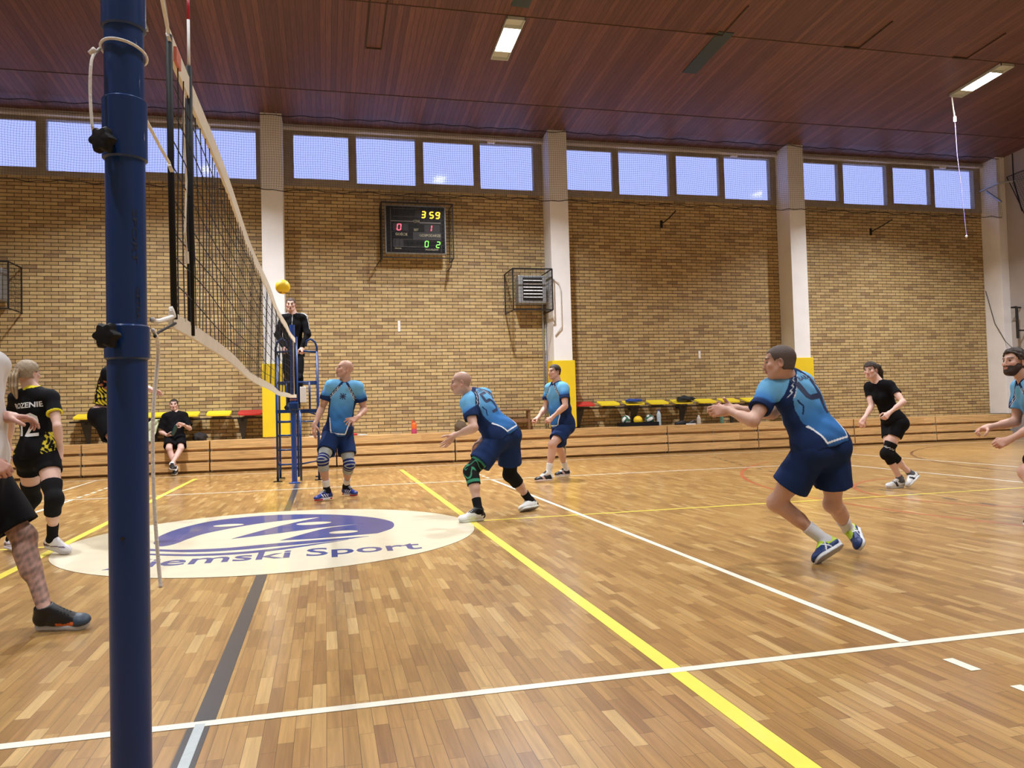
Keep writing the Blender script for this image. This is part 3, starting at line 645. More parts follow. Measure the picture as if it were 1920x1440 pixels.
m = MB(); m.tube([(-.002, -.2, 2.29), (-.004, -.23, 2.1), (.0, -.21, 1.9), (-.004, -.225, 1.72), (-.002, -.21, 1.66)], .0035, 6); m.tube([(-.002, -.21, 1.66), (-.002, -.205, 1.62)], .007, 6); m.build('pull_cord', M['tape'], vn)
def antenna(y, label):
    root = empty('antenna', (0, y, 1.4), label, 'antenna', 'net antennas'); z = 2.30; i = 0
    a = MB(); b_ = MB()
    for z0, z1 in [(2.30, 2.50)] + [(2.50+.1*k, 2.60+.1*k) for k in range(7)]:
        (a if i % 2 == 0 else b_).tube([(0, y, z0), (0, y, z1)], .0052, 8); i += 1
    a.build_split('white_band', M['white_paint'], root, smooth=True); b_.build_split('red_band', simple('antenna_red', (.50, .02, .05), .4), root, smooth=True)
antenna(-.125, 'red and white antenna standing on the near end of the net')
MB().box((-.006, 8.98, 1.40), (.006, 9.03, 2.27)).build('side_tape', M['tape'], vn)

def post(x, y, label, mat, near):
    root = empty('net_post', (x, y, 0), label, 'post', None); S = 40
    MB().lathe((x, y, 0), [(.043, 0), (.043, 2.55)], S).build('tube', mat, root, auto=True)
    c = MB()
    rings = ((1.235, 1.315), (1.70, 1.845), (2.01, 2.2)) if near else ((1.18, 1.24), (1.30, 1.36))
    for a, b_ in rings: c.lathe((x, y, 0), [(.044, a), (.0485, a+.004), (.0485, b_-.004), (.044, b_)], S)
    c.build_split('collar', mat, root, auto=True)
    MB().lathe((x, y, 0), [(.09, 0), (.09, .012), (.05, .02), (.044, .03)], S).build('base_plate', mat, root, auto=True)
    return root
pn = post(0, -1.05, 'dark blue net post standing close to the camera, with two black knobs', M['blue'], True)
def knob(x, y, z, ang, parent):
    d = Vector((math.sin(ang), -math.cos(ang), 0)); s = Vector((math.cos(ang), math.sin(ang), 0)); upv = Vector((0, 0, 1))
    pts = []
    for k in range(42):
        t = 2*math.pi*k/42; r = .027*(1+.15*math.cos(6*t)); pts.append(s*r*math.cos(t)+upv*r*math.sin(t))
    c0 = Vector((x, y, z)) + d*.048
    m = MB(); n0 = 0; lv = [(0, .80), (.006, 1.0), (.020, 1.0), (.027, .82), (.029, .4)]
    for (h, q) in lv: m.v += [tuple(c0 + d*(.014+h) + p*q) for p in pts]
    for i in range(len(lv)-1):
        for k in range(42): l = (k+1) % 42; m.f.append((i*42+k, i*42+l, (i+1)*42+l, (i+1)*42+k)); m.m.append(0)
    m.f.append(tuple(range(42))[::-1]); m.f.append(tuple(4*42+k for k in range(42))); m.m += [0, 0]
    m.tube([c0-d*.01, c0+d*.016], .009, 8)
    m.build('knob', M['plastic_black'], parent, auto=True)
knob(0, -1.05, 1.725, math.radians(-24), pn); knob(0, -1.05, 1.285, math.radians(-20), pn)
# printing on the post (vertical letters, worn black)
m = MB()
def post_text(txt, z0, z1, ang, h):
    V, Fc = text_mesh(txt, h, z1-z0, bold=.02); n0 = len(m.v)
    for v in V:
        a = ang + (v[1]-h/2)/.0438; m.v.append((math.sin(a)*.0438, -1.05-math.cos(a)*.0438, z1 - v[0]))
    for f in Fc: m.f.append(tuple(n0+i for i in f)); m.m.append(0)
post_text('SPORT', 1.455, 1.58, math.radians(38), .011); post_text('GETRA', 1.325, 1.40, math.radians(46), .010)
m.build('lettering', simple('faded_print', (.012, .018, .05), .5), pn)
m = MB(); m.tube([(-.004, -1.09, .83), (-.004, -1.096, .83)], .004, 10); m.build('screw_hole', M['black'], pn)
pf = post(-.05, 10.0, 'blue net post at the far side, in front of the referee stand', M['blue2'], False)
m = MB().bbox((-.12, 9.92, 1.17), (.03, 10.08, 1.30), .02); m.tube([(-.05, 9.92, 1.23), (-.05, 9.84, 1.23)], .03, 10); m.build('winch', M['blue'], pf)
m = MB()
for k in range(3): m.tube([(-.05+.052*math.cos(t*.3927), 10+.052*math.sin(t*.3927), 1.34+.035*k) for t in range(16)], .009, 5, closed=True)
m.build_split('strap', simple('orange_strap', (.30, .09, .03), .7), pf)
MB().tube([(.015, 10.02, 2.36), (.015, 10.02, .1)], .018, 8).build('guide_tube', M['blue'], pf, smooth=True)

# ropes of the net
def rope(pts, r, label, mb=None, name='rope', mat='rope'):
    # catmull smoothing
    P = [Vector(p) for p in pts]; out = []
    for i in range(len(P)-1):
        p0, p1, p2, p3 = P[max(i-1, 0)], P[i], P[i+1], P[min(i+2, len(P)-1)]
        for k in range(8):
            t = k/8; out.append(.5*((2*p1)+(p2-p0)*t+(2*p0-5*p1+4*p2-p3)*t*t+(3*p1-p0-3*p2+p3)*t**3))
    out.append(P[-1]); m = mb or MB(); m.tube(out, r, 7)
    if mb is None: return tag(m.build(name, M[mat], smooth=True), label, 'rope', 'ropes of the net')
m = MB(); rr = .0490
m.tube([(rr*math.cos(t*math.pi/16), -1.05+rr*math.sin(t*math.pi/16), 1.958 + .012*math.cos(t*math.pi/16+2.2)) for t in range(32)], .0035, 7, closed=True)
rope([(-.047, -1.07, 1.955), (-.055, -1.09, 1.93), (-.058, -1.10, 1.90), (-.060, -1.10, 1.84), (-.056, -1.10, 1.76), (-.05, -1.09, 1.74)], .0035, '', m); m.tube([(-.052, -1.09, 1.945), (-.064, -1.085, 1.935)], .006, 6)
tag(m.build('rope_loop', M['rope'], smooth=True), 'white rope looped around the upper part of the near post', 'rope', 'ropes of the net')
rope([(.040, -1.02, 1.81), (.03, -.90, 1.825), (.012, -.70, 1.85), (0, -.51, 1.868)], .0045, 'white rope from the near post to the middle of the net end'); rope([(.03, -1.02, 2.50), (.01, -.8, 2.40), (0, -.49, 2.27)], .0055, 'knotted white rope from the top of the near post to the top of the net')
rope([(.045, -1.0, 1.335), (.01, -.75, 1.36), (0, -.46, 1.41)], .007, 'white rope from the near post to the bottom corner of the net')
rope([(.05, -1.0, 1.295), (.01, -.75, 1.33), (0, -.44, 1.39)], .004, 'dark cord beside the bottom rope of the net', mat='cord')
rope([(.046, -1.0, 1.31), (.030, -.86, 1.27), (.012, -.84, 1.1), (.010, -.83, .9), (.016, -.82, .74), (.022, -.82, .66)], .005, 'loose end of white rope hanging down beside the near post')
rope([(.02, -.9, 2.50), (.0, -.49, 2.30)], .002, 'thin steel cable running to the top corner of the net', mat='steel')

# ------------------------------------------------------------------ referee stand
rs = empty('referee_stand', (0, 10.75, 0), 'blue tubular referee stand with ladder behind the far net post', 'referee stand')
bl = M['blue']
def rpart(name, tubes, r=.02, mat=None, sides=8):
    m = MB()
    for t in tubes: m.tube(t, r, sides)
    return m.build(name, mat or bl, rs, smooth=True)
yf, yb = 10.4, 11.15
for x in (-.33, .04): rpart('ladder_rail', [[(x, yf, .0), (x, yf, 2.05 if x < 0 else 1.17)]])
rpart('leg', [[(.33, yf, 0), (.33, yf, 2.15)]]); rpart('leg', [[(-.33, yb, 0), (-.33, yb, 2.15)]]); rpart('leg', [[(.33, yb, 0), (.33, yb, 2.15)]])
for z in (.28, .52, .76, .99): rpart('rung', [[(-.33, yf, z), (.04, yf, z)]], .016)
rpart('brace', [[(.04, yf, .28), (.33, yb, .28)]], .014); rpart('brace', [[(-.33, yb, .28), (-.33, yf, .28)]], .014); rpart('brace', [[(.33, yf, 1.08), (.1, yf, 1.17)], [(.33, yf, .98), (-.33, yf, .98)]], .014)
for x in (-.33, .33):
    q = -1 if x < 0 else 1
    rpart('hoop', [[(x, yf, 2.05), (x, yf, 2.22), (x-q*.03, yf, 2.31), (x-q*.10, yf, 2.36), (x-q*.16, yf+.02, 2.33), (x-q*.18, yf+.05, 2.24)], [(x, yf, 2.14), (x-q*.22, yf+.05, 2.16)]], .018)
    rpart('side_rail', [[(x, yf, 2.14), (x, yb, 2.14)], [(x, yf, 1.64), (x, yb, 1.64)]], .016)
rpart('front_rail', [[(-.33, yf, 1.64), (.33, yf, 1.64)], [(-.33, yb, 1.64), (.33, yb, 1.64)]], .016)
rpart('front_upright', [[(-.17, yf, 1.64), (-.17, yf, 1.17)]], .012); rpart('front_upright', [[(.20, yf, 1.64), (.20, yf, 1.17)]], .018)
MB().box((-.35, yf, 1.15), (.35, yb, 1.18)).box((-.35, yf-.01, 1.13), (.35, yf+.02, 1.185)).build('platform', bl, rs)
for x in (-.33, .33):
    for y in (yf, yb): m = MB().box((x-.07, y-.04, 0), (x+.07, y+.04, .012)); m.build('foot_plate', M['plastic_black'], rs)
tag(MB().bbox((.045, 10.36, 1.30), (.145, 10.385, 1.56), .006).build('score_card_box', M['white_paint']), 'small white plastic box hung on the front of the referee stand', 'box')

# ------------------------------------------------------------------ small things on the bleachers
def bottle(x, y, z, h, r, mat, label, capmat=None, group='bottles on the bleachers'):
    root = empty('bottle', (x, y, z), label, 'bottle', group)
    MB().lathe((x, y, z), [(r*.92, 0), (r, .01), (r, h*.30), (r*.93, h*.36), (r, h*.42), (r, h*.66), (r*.8, h*.78), (r*.42, h*.87), (r*.40, h*.91)], 16).build('body', mat, root, auto=True)
    MB().lathe((x, y, z+h*.91), [(r*.46, 0), (r*.46, h*.09)], 12).build('cap', capmat or M['white_paint'], root, auto=True)
clear = simple('clear_bottle', (.45, .55, .62), .15, spec=.8); 
bottle(7.93, 13.66, .63, .37, .05, clear, 'clear plastic bottle standing beside the bag of balls', simple('cap_blue', (.02, .04, .2), .4))
bottle(8.90, 13.6, .63, .21, .045, simple('pale_bottle', (.55, .50, .45), .4), 'pale beige bottle standing right of the black shoes')
bottle(9.50, 13.62, .63, .24, .04, simple('green_bottle', (.10, .22, .16), .2), 'greenish bottle standing under the hands of the player with number 4')
m = MB(); 
r_ = empty('sports_bottle', (2.28, 13.6, .63), 'orange and pink sports bottle standing alone on the bleachers', 'bottle')
MB().lathe((2.28, 13.6, .63), [(.055, 0), (.06, .01), (.058, .08), (.055, .10)], 16).build('lower_body', simple('pink', (.50, .06, .16), .3), r_, auto=True)
MB().lathe((2.28, 13.6, .73), [(.055, 0), (.058, .02), (.056, .10), (.04, .13), (.03, .14)], 16).build('upper_body', simple('orange', (.75, .14, .03), .3), r_, auto=True)
m = MB(); m.lathe((2.28, 13.6, .87), [(.034, 0), (.034, .03)], 12); m.tube([(2.24, 13.6, .85), (2.235, 13.6, .91), (2.27, 13.6, .925)], .009, 6); m.build('lid', simple('orange2', (.60, .09, .02), .3), r_)

def ball_mesh(mb, c, r, colfun, rot=(0, 0, 0)):
    bm = bmesh.new(); bmesh.ops.create_icosphere(bm, subdivisions=4, radius=1); R = Matrix.Rotation(rot[2], 3, 'Z') @ Matrix.Rotation(rot[0], 3, 'X')
    n0 = len(mb.v); bm.verts.index_update(); c = Vector(c)
    for f in bm.faces:
        mb.f.append(tuple(n0+v.index for v in f.verts)); mb.m.append(colfun(f.calc_center_median().normalized()))
    for v in bm.verts:
        d = v.co.normalized(); ax = max(abs(d.x), abs(d.y), abs(d.z)); srt = sorted((abs(d.x), abs(d.y), abs(d.z)))
        groove = 0
        a = [abs(d.x), abs(d.y), abs(d.z)]; i = a.index(max(a)); o = (i+1) % 3; q = (d[o]/a[i])*math.pi*.25*4/math.pi
        for b_ in (-1, -.36, .36, 1): groove = max(groove, 1-abs(q-b_)/.06)
        if srt[2]-srt[1] < .03: groove = 1
        mb.v.append(tuple(c + R @ d*(r*(1-.012*max(0, groove)))))
    bm.free()
def panel(d):
    a = [abs(d.x), abs(d.y), abs(d.z)]; i = a.index(max(a)); q = d[(i+1) % 3]/a[i]; return 0 if abs(q) < .36 else 1
yb_ = simple('ball_yellow', (.82, .55, .015), .5); bb = simple('ball_blue', (.03, .05, .22), .5); wh = simple('ball_white', (.75, .75, .74), .5); gr = simple('ball_green', (.03, .12, .07), .5)
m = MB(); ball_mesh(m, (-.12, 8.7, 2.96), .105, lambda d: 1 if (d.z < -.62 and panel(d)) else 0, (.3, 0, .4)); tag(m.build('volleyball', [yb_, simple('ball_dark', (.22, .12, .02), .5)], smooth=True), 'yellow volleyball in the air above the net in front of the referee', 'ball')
for (x, y, z, mats, rot, lab) in ((7.12, 13.66, .78, [wh, gr], (.6, 0, .5), 'white and green volleyball at the left of the ball tray'), (7.42, 13.68, .76, [yb_, yb_], (.3, 0, .2), 'yellow volleyball in the middle of the ball tray'), (7.70, 13.66, .78, [wh, gr], (1.1, 0, 1.2), 'white and green volleyball at the right of the ball tray')):
    m = MB(); ball_mesh(m, (x, y, z), .105, panel, rot); tag(m.build('volleyball', mats, smooth=True), lab, 'ball', 'volleyballs on the bleachers')
r_ = empty('ball_tray', (7.4, 13.66, .63), 'low black tray holding the volleyballs on the bleachers', 'tray')
m = MB().box((6.98, 13.52, .632), (7.84, 13.80, .645)); m.build('bottom', M['plastic_black'], r_)
m = MB().box((6.98, 13.50, .632), (7.84, 13.52, .72)).box((6.98, 13.80, .632), (7.84, 13.82, .72)).box((6.96, 13.50, .632), (6.98, 13.82, .72)).box((7.84, 13.5, .632), (7.86, 13.82, .72)); m.build_split('rim', M['plastic_black'], r_)
def lump(name, c, sx, sy, sz, mat, label, cat, seed, amp=.25, group=None, detail=3):
    rnd = random.Random(seed); bm = bmesh.new(); bmesh.ops.create_icosphere(bm, subdivisions=detail, radius=1); ph = [rnd.uniform(0, 6) for _ in range(9)]
    for v in bm.verts:
        d = v.co.copy(); k = 1 + amp*(math.sin(d.x*4+ph[0])*math.sin(d.y*5+ph[1]) + .6*math.sin(d.z*7+ph[2]+d.x*6) + .35*math.sin(d.x*11+ph[3])*math.sin(d.y*12+ph[4]))
        z = d.z*sz*k; v.co = Vector((c[0]+d.x*sx*k, c[1]+d.y*sy*k, c[2]+max(z, -sz*.55)+sz*.55))
    m = MB(); m.bm(bm); return tag(m.build(name, mat, smooth=True), label, cat, group)
lump('folded_cloth', (7.36, 13.78, 1.185), .20, .14, .05, simple('blue_cloth', (.02, .06, .28), .8), 'blue cloth lying on a yellow wall seat above the balls', 'cloth', 1, .16)
lump('black_bag', (8.66, 13.78, 1.185), .21, .15, .075, simple('bag_black', (.012, .016, .02), .7), 'black bag lying on a yellow wall seat', 'bag', 4, .2)
lump('brown_bag', (3.30, 13.7, .632), .14, .12, .16, simple('bag_brown', (.10, .065, .035), .8), 'brown bag standing behind the bald player with number 5', 'bag', 7, .15)
lump('black_bag', (-2.02, 13.75, .632), .14, .14, .10, simple('bag_black2', (.02, .015, .015), .8), 'dark bag lying on the bleachers right of the seated man', 'bag', 9, .2)
lump('dark_backpack', (-3.13, 13.66, .632), .14, .12, .22, simple('backpack', (.025, .035, .045), .7), 'dark backpack standing behind the pale jacket', 'backpack', 12, .15)
lump('small_pouch', (1.02, 13.62, .632), .07, .06, .035, M['red'], 'small red pouch lying on the bleachers beside the bald player at the net', 'pouch', 14, .1)
lump('white_towel', (1.20, 13.60, .632), .11, .06, .014, M['white_paint'], 'small flat white towel next to the red pouch', 'towel', 15, .1)
# pale jacket draped over the edge left of the seated man
bm = bmesh.new(); G = []; J0 = [(-2.74, 1.08), (-2.93, .58)]
nx_, nz_ = 8, 14
for j in range(nz_+1):
    t = j/nz_; zc = 1.085-.44*t; xc = -2.79-.18*t-.05*math.sin(t*3); w = .06+.10*math.sin(min(1, t*1.3)*math.pi*.6)
    for i in range(nx_+1): s = i/nx_*2-1; G.append(bm.verts.new((xc+s*w, 13.50-.10*t-.03*math.cos(s*2+j*.3)+.02*math.sin(s*7+j), zc)))
for j in range(nz_):
    for i in range(nx_): bm.faces.new((G[j*(nx_+1)+i], G[j*(nx_+1)+i+1], G[(j+1)*(nx_+1)+i+1], G[(j+1)*(nx_+1)+i]))
rg = bmesh.ops.extrude_face_region(bm, geom=bm.faces[:])
for g_ in rg['geom']:
    if isinstance(g_, bmesh.types.BMVert): g_.co.y += .05
bmesh.ops.recalc_face_normals(bm, faces=bm.faces[:]); m = MB(); m.bm(bm); tag(m.build('pale_jacket', simple('pale_cloth', (.50, .55, .36), .8), smooth=True), 'pale green jacket hanging from a seat beside the seated man', 'jacket')
# wooden stool on the bleachers
st = empty('wooden_bench', (4.5, 13.8, .63), 'small brown wooden bench standing on the bleachers between two players in blue', 'bench')
wd = simple('brown_wood', (.20, .10, .045), .5, noise=.2, scale=10)
MB().bbox((4.0, 13.72, 1.06), (4.95, 13.98, 1.09), .006).build('top', wd, st); MB().bbox((4.05, 13.8, .80), (4.9, 13.83, .88), .004).build('stretcher', wd, st)
for x in (4.06, 4.84): m = MB().bbox((x, 13.75, .632), (x+.05, 13.95, 1.06), .005); m.build('leg', wd, st)

def shoe_mesh(upper, sole, heel, toe, upv, ucol, scol, L=.28, wd_=.045):
    pass
def simple_shoe(x, y, z, ang, mat, smat, label, group, h=.09):
    root = empty('trainer_shoe', (x, y, z), label, 'shoe', group); d = Vector((math.cos(ang), math.sin(ang), 0)); s = Vector((-d.y, d.x, 0)); c = Vector((x, y, z))
    def ring(zz, k, tk=1): return [c + d*(.135*math.cos(t)*k*tk) + s*((.044+.008*math.cos(t))*math.sin(t)*k) + Vector((0, 0, zz)) for t in [q*math.pi/10 for q in range(20)]]
    m = MB(); m.prism(ring(0, 1), (0, 0, .025)); m.build('sole', smat, root, auto=True)
    bm = bmesh.new(); R = []
    for zz, k, sh in ((.025, .97, 0), (.045, .95, 0), (.065, .78, -.03), (.085, .55, -.055), (h+.005, .46, -.065)): R.append([bm.verts.new(p + d*sh) for p in ring(zz, k)])
    for a in range(4):
        for k in range(20): bm.faces.new((R[a][k], R[a][(k+1) % 20], R[a+1][(k+1) % 20], R[a+1][k]))
    bm.faces.new(R[4]); m = MB(); m.bm(bm); m.build('upper', mat, root, auto=True)
simple_shoe(8.42, 13.58, .632, 2.9, simple('shoe_black', (.015, .015, .018), .5), M['plastic_black'], 'black shoe lying on the bleachers, left of its pair', 'shoes on the bleachers')
simple_shoe(8.66, 13.52, .632, 3.3, bpy.data.materials['shoe_black'], M['white_paint'], 'black shoe with white sole lying on the bleachers, right of its pair', 'shoes on the bleachers')
simple_shoe(.22, 13.6, .632, 2.4, simple('shoe_brown', (.12, .075, .05), .6), M['white_paint'], 'brown shoe with white sole on the bleachers behind the referee stand', 'shoes on the bleachers')
simple_shoe(.44, 13.6, .632, 3.6, bpy.data.materials['shoe_brown'], M['beam'], 'grey-brown shoe on the bleachers left of the bald player at the net', 'shoes on the bleachers')
# ------------------------------------------------------------------ people: implicit bodies meshed with surface nets
def nrm(v): v = np.asarray(v, float); return v/max(1e-9, np.linalg.norm(v))
def orth(v, a): a = nrm(a); v = np.asarray(v, float); return nrm(v - a*(v@a))
class Fld:
    """list of primitives; each = (fn(P)->dist, lo, hi, op, k)"""
    def __init__(s): s.p = []
    def add(s, fn, lo, hi, k=.02, op='u'): s.p.append((fn, np.minimum(lo, hi), np.maximum(lo, hi), op, k)); return s
    def cone(s, a, b, ra, rb, k=.02, op='u', cut=None):
        a = np.asarray(a, float); b = np.asarray(b, float); ba = b-a; L2 = max(ba@ba, 1e-12); R = max(ra, rb)
        def fn(x, y, z):
            t = np.clip(((x-a[0])*ba[0] + (y-a[1])*ba[1] + (z-a[2])*ba[2])/L2, 0, 1)
            d = np.sqrt((x-a[0]-t*ba[0])**2 + (y-a[1]-t*ba[1])**2 + (z-a[2]-t*ba[2])**2) - (ra + (rb-ra)*t)
            for (o, n) in (cut or ()): d = np.maximum(d, (x-o[0])*n[0] + (y-o[1])*n[1] + (z-o[2])*n[2])
            return d
        return s.add(fn, np.minimum(a, b)-R, np.maximum(a, b)+R, k, op)
    def ell(s, c, A, r, k=.02, op='u', cut=None):
        """ellipsoid: centre c, axes A (3x3 rows), radii r"""
        c = np.asarray(c, float); A = np.asarray(A, float); r = np.asarray(r, float); R = r.max()
        def fn(x, y, z):
            dx, dy, dz = x-c[0], y-c[1], z-c[2]
            u = [A[i][0]*dx + A[i][1]*dy + A[i][2]*dz for i in range(3)]
            k0 = np.sqrt((u[0]/r[0])**2 + (u[1]/r[1])**2 + (u[2]/r[2])**2); k1 = np.sqrt((u[0]/r[0]**2)**2 + (u[1]/r[1]**2)**2 + (u[2]/r[2]**2)**2) + 1e-9
            d = k0*(k0-1)/k1
            for (o, n) in (cut or ()): d = np.maximum(d, (x-o[0])*n[0] + (y-o[1])*n[1] + (z-o[2])*n[2])
            return d
        return s.add(fn, c-R, c+R, k, op)
    def box(s, c, A, r, rnd=.01, k=.01, op='u'):
        c = np.asarray(c, float); A = np.asarray(A, float); r = np.asarray(r, float)-rnd; R = np.linalg.norm(r)+rnd
        def fn(x, y, z):
            dx, dy, dz = x-c[0], y-c[1], z-c[2]
            q = [np.abs(A[i][0]*dx + A[i][1]*dy + A[i][2]*dz)-r[i] for i in range(3)]
            return np.sqrt(np.maximum(q[0], 0)**2 + np.maximum(q[1], 0)**2 + np.maximum(q[2], 0)**2) + np.minimum(np.maximum(q[0], np.maximum(q[1], q[2])), 0) - rnd
        return s.add(fn, c-R, c+R, k, op)
    def plane(s, o, n, k=.001):
        """keep the side where (p-o).n < 0"""
        o = np.asarray(o, float); n = nrm(n); return s.add(lambda x, y, z: (x-o[0])*n[0]+(y-o[1])*n[1]+(z-o[2])*n[2], None_lo, None_hi, k, 'i')
    def copy(s): f = Fld(); f.p = list(s.p); return f
    def bounds(s):
        us = [p for p in s.p if p[3] == 'u']; return np.min([p[1] for p in us], 0), np.max([p[2] for p in us], 0)
    def mesh(s, h, lo=None, hi=None, noise=None, keep=None):
        l, hh = s.bounds(); lo = l if lo is None else np.asarray(lo, float); hi = hh if hi is None else np.asarray(hi, float)
        lo = lo - 2.5*h; hi = hi + 2.5*h
        n = np.ceil((hi-lo)/h).astype(int)+1; ax = [(lo[i] + h*np.arange(n[i])).astype(np.float32) for i in range(3)]
        f = np.full(n, .5, np.float32)
        for fn, a, b, op, k in s.p:
            m = k + 2.5*h
            i0 = np.clip(np.floor((a-m-lo)/h).astype(int), 0, n); i1 = np.clip(np.ceil((b+m-lo)/h).astype(int)+1, 0, n)
            if op == 'i': i0 = np.zeros(3, int); i1 = n
            if np.any(i1 <= i0): continue
            x = ax[0][i0[0]:i1[0], None, None]; y = ax[1][None, i0[1]:i1[1], None]; z = ax[2][None, None, i0[2]:i1[2]]
            d = fn(x, y, z); sl = (slice(i0[0], i1[0]), slice(i0[1], i1[1]), slice(i0[2], i1[2])); g = f[sl]
            if op == 'u': q = np.maximum(k-np.abs(g-d), 0)/k; f[sl] = np.minimum(g, d) - q*q*k*.25
            elif op == 's': d = -d; q = np.maximum(k-np.abs(g-d), 0)/k; f[sl] = np.maximum(g, d) + q*q*k*.25
            elif op == 'i': f[sl] = np.maximum(g, d)
        if noise is not None:
            f += noise(ax[0][:, None, None], ax[1][None, :, None], ax[2][None, None, :]).astype(np.float32)
        for i in range(3):
            for e in (0, -1):
                q = [slice(None)]*3; q[i] = e; f[tuple(q)] = np.maximum(f[tuple(q)], .01)
        return surface_nets(f, lo, h)
None_lo = np.full(3, -1e9); None_hi = np.full(3, 1e9)
def surface_nets(f, lo, h):
    nx, ny, nz = f.shape; neg = f < 0
    c = np.zeros((nx-1, ny-1, nz-1), np.int8)
    for dx in (0, 1):
        for dy in (0, 1):
            for dz in (0, 1): c += neg[dx:nx-1+dx, dy:ny-1+dy, dz:nz-1+dz]
    act = np.argwhere((c > 0) & (c < 8))
    if len(act) == 0: return np.zeros((0, 3)), np.zeros((0, 4), int)
    idm = np.full(c.shape, -1, np.int32); idm[act[:, 0], act[:, 1], act[:, 2]] = np.arange(len(act))
    acc = np.zeros((len(act), 3)); cnt = np.zeros(len(act))
    cor = {}
    for dx in (0, 1):
        for dy in (0, 1):
            for dz in (0, 1): cor[dx, dy, dz] = f[act[:, 0]+dx, act[:, 1]+dy, act[:, 2]+dz].astype(float)
    for p in cor:
        for a in range(3):
            if p[a] == 0:
                q = list(p); q[a] = 1; q = tuple(q); v0, v1 = cor[p], cor[q]; m = (v0 < 0) != (v1 < 0)
                t = np.where(m, v0/np.where(m, v0-v1, 1), 0); pos = np.tile(np.array(p, float), (len(act), 1)); pos[:, a] += t
                acc[m] += pos[m]; cnt[m] += 1
    V = lo + h*(act + acc/cnt[:, None])
    Q = []
    for a in range(3):
        s0 = [slice(1, -1)]*3; s1 = [slice(1, -1)]*3
        s0[a] = slice(0, -1); s1[a] = slice(1, None)
        A = neg[tuple(s0)]; B = neg[tuple(s1)]; e = np.argwhere(A != B)
        if len(e) == 0: continue
        off = np.array([1, 1, 1]); off[a] = 0; e = e + off
        b, c2 = (a+1) % 3, (a+2) % 3; fl = neg[e[:, 0], e[:, 1], e[:, 2]]
        def cell(db, dc): g = e.copy(); g[:, b] += db; g[:, c2] += dc; return idm[g[:, 0], g[:, 1], g[:, 2]]
        q = np.stack([cell(-1, -1), cell(0, -1), cell(0, 0), cell(-1, 0)], 1); q[~fl] = q[~fl][:, ::-1]; Q.append(q)
    Q = np.concatenate(Q); return V, Q[(Q >= 0).all(1)]
def np_mesh(name, V, Q, mat, parent, col=None):
    used = np.unique(Q); rm = np.full(len(V), -1); rm[used] = np.arange(len(used)); V = V[used]; Q = rm[Q]
    if col is not None: col = col[used]
    me = bpy.data.meshes.new(name); me.vertices.add(len(V)); me.vertices.foreach_set('co', V.astype(np.float32).ravel()); me.loops.add(Q.size); me.loops.foreach_set('vertex_index', Q.astype(np.int32).ravel())
    me.polygons.add(len(Q)); me.polygons.foreach_set('loop_start', np.arange(0, Q.size, 4, dtype=np.int32)); me.polygons.foreach_set('loop_total', np.full(len(Q), 4, np.int32))
    me.update(); me.validate()
    if col is not None:
        at = me.color_attributes.new('col', 'FLOAT_COLOR', 'POINT'); at.data.foreach_set('color', np.c_[col, np.ones(len(col))].astype(np.float32).ravel())
    return link(name, me, mat, parent, True)
def join_m(parts):
    V = []; Q = []; n = 0
    for v, q in parts: V.append(v); Q.append(q+n); n += len(v)
    return np.concatenate(V), np.concatenate(Q)
def drop_box(V, Q, lo, hi):
    c = V[Q].mean(1); m = ((c > lo) & (c < hi)).all(1); return V, Q[~m]

def smooth_step(a, b, x): t = np.clip((x-a)/(b-a), 0, 1); return t*t*(3-2*t)
def mix(a, b, t): return a*(1-t[:, None]) + np.asarray(b)*t[:, None]

MS = {'skin': vcol('skin', .5, .4, bump=.08, bscale=150, sss=.06), 'cloth': vcol('cloth', .85, .12, bump=.12, bscale=220), 'sport': vcol('sport_fabric', .8, .12, bump=.08, bscale=260), 'hair': vcol('hair', .6, .4, bump=.6, bscale=220), 'shoe': vcol('shoe', .45, .4), 'eye': vcol('eyeball', .4, .2)}
H_BODY, H_FINE = .0085, .0038

